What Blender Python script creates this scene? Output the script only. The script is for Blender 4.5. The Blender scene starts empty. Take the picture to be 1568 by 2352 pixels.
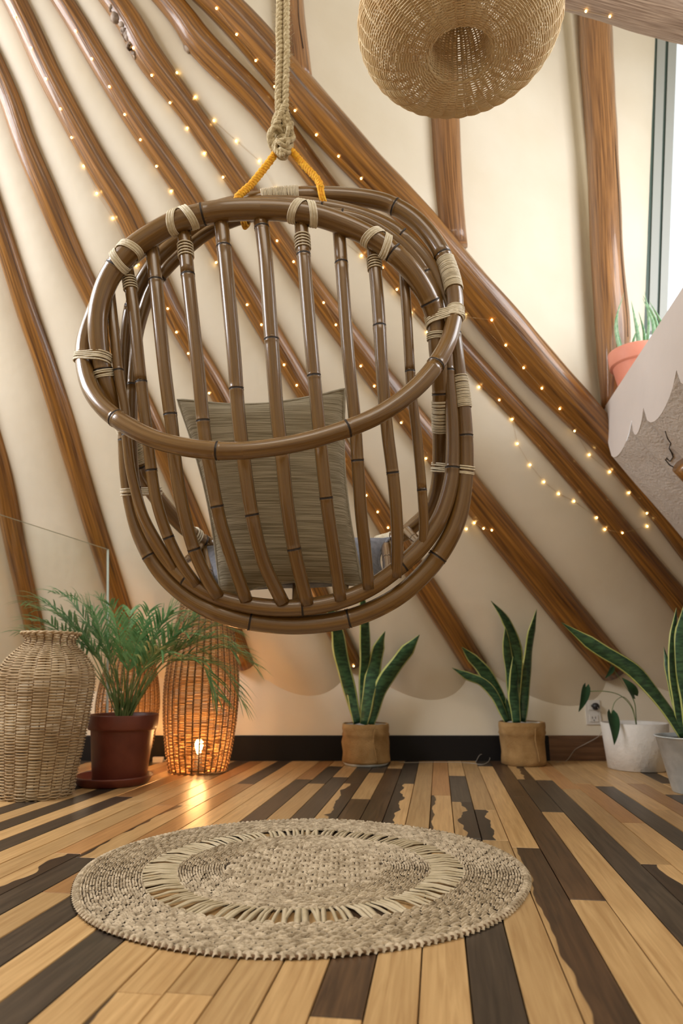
import bpy, math, random
import numpy as np
from mathutils import Vector, noise
from mathutils.bvhtree import BVHTree
random.seed(7)
R = random.uniform
PI = math.pi
SC = bpy.context.scene
COL = SC.collection
# ------------------------------------------------------------------ camera
F = 1540.0; CH = 0.45; PIT = math.atan(367/1540.0)
CAM = Vector((0, 0, CH))
cd = bpy.data.cameras.new('camera'); cam = bpy.data.objects.new('camera', cd); COL.objects.link(cam)
cam.location = CAM; cam.rotation_euler = (PI/2+PIT, 0, 0)
cd.sensor_fit = 'VERTICAL'; cd.sensor_height = 36; cd.lens = F/2352*36
cd.dof.use_dof = True; cd.dof.focus_distance = 1.66; cd.dof.aperture_fstop = 3.4
cd.clip_start = .02
SC.camera = cam
# ------------------------------------------------------------------ world and lights
SC.view_settings.view_transform = 'Standard'; SC.view_settings.look = 'None'
SC.view_settings.gamma = 1; SC.view_settings.use_curve_mapping = False
SC.view_settings.exposure = -0.06
wd = bpy.data.worlds.new('world'); SC.world = wd; wd.use_nodes = True
bg = wd.node_tree.nodes['Background']; bg.inputs[0].default_value = (.95, .98, 1, 1); bg.inputs[1].default_value = 1.3
def area(name, loc, target, sx, sy, power, color):
    l = bpy.data.lights.new(name, 'AREA'); l.shape = 'RECTANGLE'; l.size = sx; l.size_y = sy; l.energy = power; l.color = color
    o = bpy.data.objects.new(name, l); COL.objects.link(o); o.location = loc
    o.rotation_euler = (Vector(target)-Vector(loc)).to_track_quat('-Z', 'Y').to_euler(); return o
area('daylight_left_window', (-3.1, 1.3, 2.9), (0, 2.7, 2.2), 1.6, 1.5, 120, (.97, .97, 1))
area('daylight_right_window', (2.3, 1.6, 2.7), (.6, 2.5, 2.1), 1.3, 1.5, 44, (.96, .97, 1))
area('daylight_skylight', (.2, -.4, 3.2), (.15, .3, 0), 2.0, 1.1, 29, (1, .90, .76))

# ------------------------------------------------------------------ camera matching: pixel of the photograph -> point in the room
def ray(px, py):
    a = (px-784)/F; b = (1176-py)/F
    return Vector((a, math.cos(PIT)-math.sin(PIT)*b, math.sin(PIT)+math.cos(PIT)*b))
def W(px, py, Y): d = ray(px, py); return CAM+d*(Y/d.y)
def WF(px, py): d = ray(px, py); return CAM+d*(-CH/d.z)
YW = WF(960, 1747).y           # back wall
TT = math.tan(math.radians(60)); Z0 = .5
def WR(px, py):
    d = ray(px, py); return CAM+d*((Z0+YW*TT-CH)/(d.z+d.y*TT))
RN = Vector((0, -TT, -1)).normalized()      # roof normal, towards the room
def mpx(P): return ((P-CAM).y*math.cos(PIT)+(P-CAM).z*math.sin(PIT))/F   # metres per pixel at a point

# ------------------------------------------------------------------ materials
MATS = {}
def mat(name, col, rough=.6, bump=0, bscale=60, col2=None, cscale=8, stretch=None, uv=False, coat=0, spec=.5, emis=None, estr=0, detail=4, translu=0, contrast=(.35, .65), metal=0, bump_stretch=None):
    m = bpy.data.materials.new(name); m.use_nodes = True; nt = m.node_tree; N = nt.nodes; L = nt.links
    b = N['Principled BSDF']; b.inputs['Base Color'].default_value = (*col, 1); b.inputs['Roughness'].default_value = rough
    b.inputs['Specular IOR Level'].default_value = spec; b.inputs['Coat Weight'].default_value = coat; b.inputs['Coat Roughness'].default_value = .12
    b.inputs['Metallic'].default_value = metal
    tc = N.new('ShaderNodeTexCoord'); mp = N.new('ShaderNodeMapping'); L.new(tc.outputs['UV' if uv else 'Object'], mp.inputs[0])
    if stretch: mp.inputs['Scale'].default_value = stretch
    if col2:
        n = N.new('ShaderNodeTexNoise'); n.inputs['Scale'].default_value = cscale; n.inputs['Detail'].default_value = detail; L.new(mp.outputs[0], n.inputs[0])
        r = N.new('ShaderNodeValToRGB'); r.color_ramp.elements[0].position = contrast[0]; r.color_ramp.elements[1].position = contrast[1]
        r.color_ramp.elements[0].color = (*col, 1); r.color_ramp.elements[1].color = (*col2, 1)
        L.new(n.outputs[0], r.inputs[0]); L.new(r.outputs[0], b.inputs['Base Color'])
    if bump:
        n2 = N.new('ShaderNodeTexNoise'); n2.inputs['Scale'].default_value = bscale; n2.inputs['Detail'].default_value = 5
        L.new(mp.outputs[0], n2.inputs[0])
        bp = N.new('ShaderNodeBump'); bp.inputs['Strength'].default_value = bump; bp.inputs['Distance'].default_value = .01
        L.new(n2.outputs[0], bp.inputs['Height']); L.new(bp.outputs[0], b.inputs['Normal'])
    if emis: b.inputs['Emission Color'].default_value = (*emis, 1); b.inputs['Emission Strength'].default_value = estr
    if translu:
        t = N.new('ShaderNodeBsdfTranslucent'); t.inputs[0].default_value = (*(col2 or col), 1)
        mx = N.new('ShaderNodeMixShader'); mx.inputs[0].default_value = translu; out = N['Material Output']
        L.new(b.outputs[0], mx.inputs[1]); L.new(t.outputs[0], mx.inputs[2]); L.new(mx.outputs[0], out.inputs[0])
    MATS[name] = m; return m
M_plaster = mat('plaster', (.77, .70, .56), .5, .12, 22, (.81, .75, .62), 3, spec=.4)
M_rough = mat('rough_plaster', (.62, .57, .52), .9, .5, 90, (.70, .66, .62), 12, spec=.2)
M_sillface = mat('sill_plaster', (.68, .63, .60), .7, .08, 30, (.73, .68, .65), 3, spec=.2)
M_log = mat('varnished_log', (.065, .022, .005), .30, .5, 5, (.43, .19, .032), 3.0, stretch=(5, .7, 1), uv=True, coat=.6, detail=9, contrast=(.30, .74))
M_log2 = mat('aged_log', (.12, .045, .014), .32, .4, 5, (.48, .23, .075), 3.0, stretch=(10, 1.0, 1), uv=True, coat=.7, detail=8, contrast=(.3, .7))
M_loggrey = mat('grey_log', (.20, .13, .09), .5, .5, 6, (.50, .38, .29), 4.0, stretch=(16, 1.6, 1), uv=True, detail=8)
M_bark = mat('knot_wood', (.13, .085, .055), .6, .6, 30, (.50, .40, .31), 25)
M_bamboo = mat('stained_bamboo', (.095, .043, .010), .25, .15, 6, (.25, .138, .038), 3, stretch=(4, .8, 1), uv=True, coat=.85, detail=5, contrast=(.2, .85))
M_node = mat('bamboo_node', (.025, .016, .012), .5, .3, 80)
M_bind = mat('rattan_binding', (.70, .62, .46), .5, .3, 120, (.84, .77, .61), 60)
M_jute = mat('jute_rope', (.42, .33, .18), .9, .6, 160, (.66, .56, .36), 90)
M_yellow = mat('yellow_cord', (.85, .36, .01), .7, .5, 220, (.98, .55, .03), 120)
M_cush = mat('woven_cushion', (.27, .23, .15), .95, .4, 90, (.56, .50, .37), 60, stretch=(.10, .3, 11), detail=2, contrast=(.42, .58))
M_cushside = mat('cushion_edge', (.42, .38, .29), .95, .4, 160, (.52, .48, .38), 60)
M_grey = mat('grey_cushion', (.17, .18, .21), .95, .3, 120, (.25, .26, .30), 40)
M_wick = mat('wicker_tan', (.78, .56, .29), .6, .3, 90, (.95, .80, .52), 14, translu=.2, contrast=(.25, .7))
M_wickg = mat('wicker_pale', (.40, .27, .14), .55, .3, 90, (.72, .58, .38), 7, translu=.05, contrast=(.3, .7))
M_wickl = mat('wicker_lamp', (.38, .23, .10), .6, .3, 90, (.64, .42, .19), 12, translu=.30)
M_stake = mat('wicker_stake', (.16, .09, .04), .7, .2, 60)
M_terr = mat('terracotta_dark', (.12, .026, .017), .4, .1, 30, (.18, .045, .026), 9)
M_terr2 = mat('terracotta_pink', (.68, .25, .17), .55, .1, 30, (.74, .30, .21), 9)
M_soil = mat('soil', (.02, .014, .01), .95, 1, 60, (.06, .045, .03), 50)
M_palm = mat('palm_leaf', (.05, .19, .06), .4, .1, 30, (.22, .42, .18), 22, translu=.25)
M_palmstem = mat('palm_stem', (.10, .18, .05), .5, .1, 30, (.20, .26, .09), 20)
M_leafd = mat('snake_leaf', (.010, .045, .022), .32, .1, 20, (.045, .12, .05), 26, stretch=(1, 1, 3.2), contrast=(.4, .62))
M_leafy = mat('snake_margin', (.44, .50, .13), .38, .05, 20, (.58, .62, .24), 10)
M_aloc = mat('dark_leaf', (.012, .06, .025), .35, .1, 20, (.03, .10, .04), 12)
M_aloe = mat('aloe_leaf', (.16, .40, .20), .4, .1, 20, (.42, .62, .42), 70)
M_burlap = mat('burlap', (.32, .185, .065), .95, .7, 260, (.46, .29, .12), 14)
M_white = mat('white_ceramic', (.66, .64, .60), .55, .3, 60, (.75, .73, .69), 9)
M_galv = mat('galvanised', (.46, .51, .53), .5, .15, 40, (.62, .67, .69), 18)
M_black = mat('baseboard_black', (.010, .009, .009), .6, .1, 20, spec=.2)
M_brown = mat('baseboard_brown', (.10, .048, .022), .45, .2, 8, (.17, .085, .04), 5, stretch=(1, 1, 12))
M_plast = mat('white_plastic', (.72, .70, .66), .4)
M_dark = mat('dark_plastic', (.02, .02, .022), .4)
M_frame = mat('window_frame_grey', (.42, .45, .43), .45)
M_frame2 = mat('window_gasket', (.06, .10, .085), .5)
M_straw = mat('rug_straw', (.31, .24, .15), .85, .6, 120, (.68, .57, .41), 55, contrast=(.32, .68))
M_strawd = mat('rug_under', (.05, .034, .02), .95, .5, 90, (.11, .08, .05), 30)
M_strawl = mat('rug_strip', (.44, .36, .22), .7, .3, 50, (.62, .53, .37), 18, contrast=(.3, .7))
M_sill = mat('sill_top', (.75, .7, .64), .6)
M_wire = mat('copper_wire', (.55, .38, .18), .4, metal=.6)
M_cable = mat('thin_cable', (.42, .38, .32), .5)
M_bulb = mat('fairy_bulb', (1, .7, .3), .4, emis=(1, .62, .20), estr=14)
M_glow = mat('lamp_bulb', (1, .7, .4), .4, emis=(1, .6, .25), estr=28)
M_crack = mat('crack', (.04, .03, .025), .9)
def glassmat(name, tint, refl, alpha):
    m = bpy.data.materials.new(name); m.use_nodes = True; nt = m.node_tree; N = nt.nodes; L = nt.links
    for n in list(N): N.remove(n)
    o = N.new('ShaderNodeOutputMaterial'); t = N.new('ShaderNodeBsdfTransparent'); t.inputs[0].default_value = (*tint, 1)
    g = N.new('ShaderNodeBsdfGlossy'); g.inputs['Roughness'].default_value = .03; mx = N.new('ShaderNodeMixShader')
    fr = N.new('ShaderNodeFresnel'); fr.inputs[0].default_value = refl; L.new(fr.outputs[0], mx.inputs[0])
    L.new(t.outputs[0], mx.inputs[1]); L.new(g.outputs[0], mx.inputs[2]); L.new(mx.outputs[0], o.inputs[0]); return m
M_glass = glassmat('balustrade_glass', (.975, .985, .98), 1.3, 0)
M_glassedge = mat('glass_edge', (.55, .62, .58), .2)
M_pane = glassmat('window_glass', (.99, 1, 1), 1.2, 0)

def plankmat(name, ca, cb, mixed=None, side=1, thr=.5, amp=.25):
    """ca..cb grain colours; mixed = colour of the heartwood that takes over past a wavy line across the plank"""
    m = bpy.data.materials.new(name); m.use_nodes = True; nt = m.node_tree; N = nt.nodes; L = nt.links
    b = N['Principled BSDF']; b.inputs['Roughness'].default_value = .33; b.inputs['Specular IOR Level'].default_value = .42
    uv = N.new('ShaderNodeTexCoord'); oi = N.new('ShaderNodeObjectInfo')
    add = N.new('ShaderNodeVectorMath'); add.operation = 'ADD'
    cmb = N.new('ShaderNodeCombineXYZ'); mul = N.new('ShaderNodeMath'); mul.operation = 'MULTIPLY'; mul.inputs[1].default_value = 37.
    L.new(oi.outputs['Random'], mul.inputs[0]); L.new(mul.outputs[0], cmb.inputs[1]); L.new(uv.outputs['UV'], add.inputs[0]); L.new(cmb.outputs[0], add.inputs[1])
    mp = N.new('ShaderNodeMapping'); mp.inputs['Scale'].default_value = (4.5, 3.0, 1); L.new(add.outputs[0], mp.inputs[0])
    n = N.new('ShaderNodeTexNoise'); n.inputs['Scale'].default_value = 1.6; n.inputs['Detail'].default_value = 7; n.inputs['Distortion'].default_value = .6; L.new(mp.outputs[0], n.inputs[0])
    r = N.new('ShaderNodeValToRGB'); r.color_ramp.elements[0].position = .3; r.color_ramp.elements[1].position = .7
    r.color_ramp.elements[0].color = (*ca, 1); r.color_ramp.elements[1].color = (*cb, 1); L.new(n.outputs[0], r.inputs[0])
    hs = N.new('ShaderNodeHueSaturation'); mr = N.new('ShaderNodeMapRange'); mr.inputs[3].default_value = .78; mr.inputs[4].default_value = 1.18
    L.new(oi.outputs['Random'], mr.inputs[0]); L.new(mr.outputs[0], hs.inputs['Value']); L.new(r.outputs[0], hs.inputs['Color'])
    last = hs.outputs[0]
    if mixed:
        mp2 = N.new('ShaderNodeMapping'); mp2.inputs['Scale'].default_value = (.35, 3.6, 1); L.new(add.outputs[0], mp2.inputs[0])
        n2 = N.new('ShaderNodeTexNoise'); n2.inputs['Scale'].default_value = 1.4; n2.inputs['Detail'].default_value = 2.2; L.new(mp2.outputs[0], n2.inputs[0])
        sx = N.new('ShaderNodeSeparateXYZ'); L.new(uv.outputs['UV'], sx.inputs[0])
        ma = N.new('ShaderNodeMath'); ma.operation = 'MULTIPLY_ADD'; ma.inputs[1].default_value = amp*6; ma.inputs[2].default_value = -amp*3
        L.new(n2.outputs[0], ma.inputs[0]); sm = N.new('ShaderNodeMath'); sm.operation = 'ADD'; L.new(sx.outputs[0], sm.inputs[0]); L.new(ma.outputs[0], sm.inputs[1])
        ms = N.new('ShaderNodeMapRange'); ms.inputs[1].default_value = thr-.02; ms.inputs[2].default_value = thr+.02
        if side < 0: ms.inputs[3].default_value = 1; ms.inputs[4].default_value = 0
        L.new(sm.outputs[0], ms.inputs[0])
        r2 = N.new('ShaderNodeValToRGB'); r2.color_ramp.elements[0].position = .35; r2.color_ramp.elements[1].position = .75
        r2.color_ramp.elements[0].color = (*mixed, 1); r2.color_ramp.elements[1].color = (mixed[0]*2.2, mixed[1]*2.0, mixed[2]*1.7, 1); L.new(n.outputs[0], r2.inputs[0])
        mx = N.new('ShaderNodeMix'); mx.data_type = 'RGBA'; L.new(ms.outputs[0], mx.inputs[0]); L.new(last, mx.inputs[6]); L.new(r2.outputs[0], mx.inputs[7]); last = mx.outputs[2]
    L.new(last, b.inputs['Base Color'])
    bp = N.new('ShaderNodeBump'); bp.inputs['Strength'].default_value = .10; bp.inputs['Distance'].default_value = .002; L.new(n.outputs[0], bp.inputs['Height']); L.new(bp.outputs[0], b.inputs['Normal'])
    return m
cL = ((.46, .275, .115), (.65, .43, .20)); cO = ((.37, .185, .07), (.50, .275, .11)); cD = ((.034, .026, .020), (.090, .066, .046)); cB = ((.05, .028, .016), (.13, .072, .036))
PM = {'L': plankmat('plank_pale', *cL), 'O': plankmat('plank_amber', *cO), 'D': plankmat('plank_dark', *cD), 'B': plankmat('plank_brown', *cB),
      'R': plankmat('plank_pale_dark_right', *cL, mixed=(.03, .02, .015), side=1, thr=.45), 'E': plankmat('plank_pale_dark_left', *cL, mixed=(.03, .02, .015), side=-1, thr=.5),
      'S': plankmat('plank_pale_sliver', *cL, mixed=(.04, .025, .015), side=-1, thr=.12, amp=.15),
      'X': plankmat('plank_brown_pale_left', *cL, mixed=(.05, .03, .018), side=1, thr=.13, amp=.12)}

# ------------------------------------------------------------------ mesh helpers
class MB:
    def __init__(s): s.v = []; s.f = []; s.uv = []; s.mi = []
    def add(s, vs, fs, uvs=None, mi=0):
        o = len(s.v); s.v.extend(vs)
        for k, f in enumerate(fs):
            s.f.append([i+o for i in f]); s.uv.extend(uvs[k] if uvs else [(0, 0)]*len(f)); s.mi.append(mi if isinstance(mi, int) else mi[k])
        return s
    def tube(s, pts, rad, sides=8, closed=False, caps=True, mi=0, vlen=None, flat=None):
        n = len(pts); rad = rad if hasattr(rad, '__len__') else [rad]*n
        tg = []
        for i in range(n):
            a = pts[(i-1) % n] if closed or i > 0 else pts[i]; b = pts[(i+1) % n] if closed or i < n-1 else pts[i]
            t = (b-a); tg.append(t.normalized() if t.length > 1e-9 else Vector((0, 0, 1)))
        up = Vector((0, 0, 1)) if abs(tg[0].z) < .9 else Vector((1, 0, 0))
        u = tg[0].cross(up).normalized(); vs = []; fr = []
        for i in range(n):
            u = (u-tg[i]*u.dot(tg[i])).normalized(); w = tg[i].cross(u); fr.append((u.copy(), w))
        tw = 0
        if closed:
            u0 = fr[0][0]; ue = (fr[-1][0]-tg[0]*fr[-1][0].dot(tg[0])).normalized(); tw = math.atan2(u0.cross(ue).dot(tg[0]), u0.dot(ue))
        cum = [0]
        for i in range(1, n+1): cum.append(cum[-1]+(pts[i % n]-pts[i-1]).length)
        for i in range(n):
            for j in range(sides):
                a = 2*PI*j/sides-tw*i/n
                r = rad[i](a) if callable(rad[i]) else rad[i]
                k = flat or 1
                vs.append(pts[i]+fr[i][0]*math.cos(a)*r+fr[i][1]*math.sin(a)*r*k)
        fs = []; uvs = []; ms = []
        for i in range(n if closed else n-1):
            i2 = (i+1) % n
            for j in range(sides):
                j2 = (j+1) % sides
                fs.append((i*sides+j, i*sides+j2, i2*sides+j2, i2*sides+j))
                u1 = abs(2*j/sides-1); u2 = abs(2*(j+1)/sides-1)
                uvs.append(((u1, cum[i]), (u2, cum[i]), (u2, cum[i+1]), (u1, cum[i+1]))); ms.append(mi if isinstance(mi, int) else mi[i])
        if caps and not closed:
            fs.append(tuple(range(sides))[::-1]); uvs.append([(math.cos(2*PI*j/sides)*.1, math.sin(2*PI*j/sides)*.1) for j in range(sides)]); ms.append(ms[0])
            fs.append(tuple(range((n-1)*sides, n*sides))); uvs.append([(math.cos(2*PI*j/sides)*.1, math.sin(2*PI*j/sides)*.1) for j in range(sides)]); ms.append(ms[-2])
        return s.add(vs, fs, uvs, ms)
    def box(s, c, sx, sy, sz, ax=None, mi=0):
        ax = ax or (Vector((1, 0, 0)), Vector((0, 1, 0)), Vector((0, 0, 1))); c = Vector(c)
        vs = [c+ax[0]*(i*sx/2)+ax[1]*(j*sy/2)+ax[2]*(k*sz/2) for k in (-1, 1) for j in (-1, 1) for i in (-1, 1)]
        return s.add(vs, [(0, 2, 3, 1), (4, 5, 7, 6), (0, 1, 5, 4), (2, 6, 7, 3), (0, 4, 6, 2), (1, 3, 7, 5)], None, mi)
    def lathe(s, prof, n=32, mi=0, c=(0, 0, 0)):
        c = Vector(c); vs = [c+Vector((r*math.cos(2*PI*j/n), r*math.sin(2*PI*j/n), z)) for r, z in prof for j in range(n)]
        fs = [(i*n+j, i*n+(j+1) % n, (i+1)*n+(j+1) % n, (i+1)*n+j) for i in range(len(prof)-1) for j in range(n)]
        return s.add(vs, fs, None, mi)
    def grid(s, P, nu, nv, mi=0, close_u=False):
        vs = [P(i/nu, j/nv) for j in range(nv+1) for i in range(nu+1)]
        fs = [(j*(nu+1)+i, j*(nu+1)+i+1, (j+1)*(nu+1)+i+1, (j+1)*(nu+1)+i) for j in range(nv) for i in range(nu)]
        uvs = [((i/nu, j/nv), ((i+1)/nu, j/nv), ((i+1)/nu, (j+1)/nv), (i/nu, (j+1)/nv)) for j in range(nv) for i in range(nu)]
        return s.add(vs, fs, uvs, mi)
    def build(s, name, mats, parent=None, origin=None, smooth=True, kind=None):
        if not isinstance(mats, (list, tuple)): mats = [mats]
        org = Vector(origin) if origin is not None else (Vector(parent['_o']) if parent is not None and '_o' in parent else Vector((0, 0, 0)))
        me = bpy.data.meshes.new(name); me.from_pydata([Vector(v)-org for v in s.v], [], s.f)
        for m in mats: me.materials.append(m)
        me.polygons.foreach_set('material_index', s.mi); me.polygons.foreach_set('use_smooth', [smooth]*len(s.f))
        l = me.uv_layers.new(name='UVMap'); l.data.foreach_set('uv', [c for t in s.uv for c in t])
        o = bpy.data.objects.new(name, me); COL.objects.link(o)
        if parent is not None: o.parent = parent
        elif origin is not None: o.location = org
        if parent is not None: o['_o'] = list(org)
        if kind: o['kind'] = kind
        return o
def thing(name, label, cat, loc=(0, 0, 0), group=None):
    o = bpy.data.objects.new(name, None); COL.objects.link(o); o.location = loc; o['_o'] = list(loc); o.empty_display_size = .05
    if label: o['label'] = label; o['category'] = cat
    if group: o['group'] = group
    return o
def tag(o, label, cat, group=None):
    o['label'] = label; o['category'] = cat
    if group: o['group'] = group
    return o
def spline(P, n, closed=False):
    """Catmull-Rom through P (Vectors of any size), n samples spaced evenly"""
    m = len(P); out = []; segs = m if closed else m-1
    K = max(4, int(n*3/segs))
    for i in range(segs):
        if closed: p0, p1, p2, p3 = P[(i-1) % m], P[i], P[(i+1) % m], P[(i+2) % m]
        else: p0 = P[i-1] if i > 0 else P[0]*2-P[1]; p1 = P[i]; p2 = P[i+1]; p3 = P[i+2] if i+2 < m else P[-1]*2-P[-2]
        for k in range(K):
            t = k/K; out.append(.5*((2*p1)+(p2-p0)*t+(2*p0-5*p1+4*p2-p3)*t*t+(3*p1-p0-3*p2+p3)*t**3))
    out.append(P[0].copy() if closed else P[-1].copy())
    cum = [0]
    for i in range(1, len(out)): cum.append(cum[-1]+(out[i].xyz-out[i-1].xyz).length if len(out[i]) > 3 else cum[-1]+(out[i]-out[i-1]).length)
    T = cum[-1]; res = []; j = 0
    N = n if closed else n-1
    for i in range(n):
        s = T*i/N
        while j < len(cum)-2 and cum[j+1] < s: j += 1
        f = (s-cum[j])/max(1e-9, cum[j+1]-cum[j]); res.append(out[j].lerp(out[j+1], min(1, f)))
    return res
def V4(p, r): return Vector((p.x, p.y, p.z, r))
def unit(v): return v.normalized()
TARGETS = []   # surfaces for fastening small things: (verts, faces)

# ================================================================== SETTING
# --- floor: real planks, each a part
ud = ray(1007, 1543); UD = Vector((ud.x, ud.y, 0)).normalized(); WD = Vector((UD.y, -UD.x, 0))
fl = thing('floor', None, None); fl['kind'] = 'structure'
b = MB(); b.box((0, 1.2, -.035), 7, 5.4, .03); b.build('subfloor', M_stake, fl, smooth=False)
XB = lambda k: 959+128.3*k
wc = lambda k: WF(XB(k), 2352).dot(WD)
W0 = wc(0); PW = (wc(5)-wc(-5))/10
def u_of(k, py):
    X = (XB(k)+XB(k+1))/2; x = 1007+(X-1007)*(py-1543)/809; return WF(x, py).dot(UD)
COLS = {0: [(1745, 'O'), (1827, 'S'), (2010, 'L'), (2600, 'L')], 1: [(1745, 'L'), (1782, 'D'), (1842, 'R'), (1925, 'D'), (2700, 'D')],
        2: [(1745, 'L'), (1860, 'E'), (1930, 'L'), (2500, 'L')], 3: [(1745, 'D'), (1760, 'L'), (1947, 'X'), (2600, 'X')],
        4: [(1745, 'B'), (1830, 'B'), (2067, 'L'), (2600, 'L')], 5: [(1745, 'R'), (1790, 'D'), (1865, 'L'), (2500, 'L')],
        6: [(1745, 'L'), (1792, 'D'), (2500, 'D')], 7: [(1745, 'O'), (1812, 'L'), (1985, 'E'), (2500, 'L')], 8: [(1745, 'L'), (1800, 'O'), (1890, 'L'), (2500, 'L')],
        9: [(1745, 'L'), (1806, 'D'), (2300, 'D')], 10: [(1745, 'L'), (1860, 'L'), (2300, 'L')], 11: [(1745, 'L'), (1800, 'O'), (2300, 'L')], 12: [(1745, 'L'), (1825, 'D'), (2300, 'L')],
        13: [(1745, 'L'), (1768, 'D'), (1800, 'L'), (2300, 'L')],
        -1: [(1745, 'L'), (1950, 'L'), (2500, 'L')], -2: [(1745, 'D'), (1800, 'E'), (1900, 'B'), (2337, 'L'), (2600, 'L')],
        -3: [(1745, 'L'), (1765, 'B'), (2000, 'L'), (2500, 'L')], -4: [(1745, 'D'), (1775, 'L'), (1835, 'B'), (1990, 'L'), (2500, 'L')],
        -5: [(1745, 'D'), (1800, 'R'), (1950, 'L'), (2283, 'L'), (2600, 'L')], -6: [(1745, 'L'), (1785, 'D'), (1950, 'L'), (2281, 'S'), (2600, 'L')],
        -7: [(1745, 'L'), (1760, 'D'), (1800, 'L'), (2150, 'L'), (2600, 'L')], -8: [(1745, 'O'), (1790, 'D'), (2000, 'L'), (2090, 'D'), (2600, 'D')],
        -9: [(1745, 'L'), (1850, 'L'), (2200, 'L')], -10: [(1745, 'L'), (1830, 'L'), (2000, 'D'), (2400, 'D')], -11: [(1745, 'D'), (1800, 'O'), (2050, 'L'), (2400, 'L')],
        -12: [(1745, 'L'), (1850, 'S'), (1970, 'D'), (2400, 'D')], -13: [(1745, 'O'), (1850, 'O'), (1960, 'R'), (2300, 'L')], -14: [(1745, 'D'), (1790, 'L'), (2300, 'L')],
        -15: [(1745, 'L'), (1840, 'L'), (2300, 'L')], -16: [(1745, 'O'), (1830, 'D'), (2200, 'D')], -17: [(1745, 'L'), (2200, 'L')], -18: [(1745, 'O'), (1810, 'D'), (2200, 'D')],
        -19: [(1745, 'L'), (2200, 'L')], -20: [(1745, 'D'), (2200, 'L')], -21: [(1745, 'L'), (2200, 'L')]}
rp = random.Random(4)
for k in range(-30, 26):
    segs = COLS.get(k)
    if not segs:
        a = [1745]
        while a[-1] < 2300: a.append(a[-1]+rp.choice((55, 90, 160, 260)))
        segs = [(y, rp.choice('LLOLD')) for y in a]
    for i in range(len(segs)-1):
        y0, t = segs[i]; y1 = segs[i+1][0]
        u1 = YW+.6 if i == 0 else u_of(k, y0); u0 = u_of(k, min(y1, 2352)) if i < len(segs)-2 else .35
        if u1-u0 < .02: continue
        g = .0011; w0 = W0+k*PW+g; w1 = w0+PW-2*g; u0 += g; u1 -= g
        b = MB(); dz = rp.uniform(-.0004, .0004); e = .001
        def P(w, u, z): q = WD*w+UD*u; return Vector((q.x, q.y, z+dz))
        vs = [P(w0+e, u0+e, 0), P(w1-e, u0+e, 0), P(w1-e, u1-e, 0), P(w0+e, u1-e, 0), P(w0, u0, -.0015), P(w1, u0, -.0015), P(w1, u1, -.0015), P(w0, u1, -.0015),
              P(w0, u0, -.018), P(w1, u0, -.018), P(w1, u1, -.018), P(w0, u1, -.018)]
        uvq = lambda ids: [((vs[q].dot(WD)-w0)/(w1-w0), vs[q].dot(UD)) for q in ids]
        fs = [(0, 1, 2, 3)]+[(4+a, 4+(a+1) % 4, (a+1) % 4, a) for a in range(4)]+[(8+a, 8+(a+1) % 4, 4+(a+1) % 4, 4+a) for a in range(4)]
        # keep only planks inside the room
        cx = (w0+w1)/2
        b.add(vs, fs, [uvq(f) for f in fs]); c = P((w0+w1)/2, (u0+u1)/2, 0)
        o = b.build('plank', PM[t], fl, smooth=False)
        if not hasattr(fl, 'x'): pass
# --- back wall, baseboard
b = MB(); b.box((0, YW+.05, .45), 7.2, .1, 1.0); o = b.build('wall_back', M_plaster, smooth=False); o['kind'] = 'structure'
bb = thing('baseboard_back', None, None, (0, YW, 0)); bb['kind'] = 'structure'
xs = W(1258, 1700, YW).x; BH = W(900, 1689, YW).z
def bboard(x0, x1, m):
    b = MB(); pr = [(0, 0), (-.016, 0), (-.016, BH-.006), (-.011, BH), (0, BH)]
    vs = [Vector((x, YW+p[0], p[1])) for x in (x0, x1) for p in pr]
    fs = [(i, (i+1) % 5, 5+(i+1) % 5, 5+i) for i in range(5)]+[(0, 1, 2, 3, 4), (9, 8, 7, 6, 5)]
    b.add(vs, fs); b.build('board', m, bb, smooth=False)
bboard(-3.6, xs-.002, M_black); bboard(xs, 3.6, M_brown)
# --- the rest of the shell behind and beside the camera
for nm_, q in (('wall_left', [(-3.6, -1.5, 0), (-3.6, YW, 0), (-3.6, YW, 4.8), (-3.6, -1.5, 4.8)]), ('wall_rear', [(-3.6, -1.5, 0), (3.6, -1.5, 0), (3.6, -1.5, 4.8), (-3.6, -1.5, 4.8)]),
               ('wall_far_right', [(3.6, -1.5, 0), (3.6, YW, 0), (3.6, YW, 4.8), (3.6, -1.5, 4.8)]), ('ceiling_rear', [(-3.6, -1.5, 4.8), (3.6, -1.5, 4.8), (3.6, YW-.3, 4.8), (-3.6, YW-.3, 4.8)])):
    b = MB(); q = [Vector(p) for p in q]; b.add(q, [(0, 1, 2, 3)]); b.build(nm_, M_plaster, smooth=False)['kind'] = 'structure'
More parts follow.
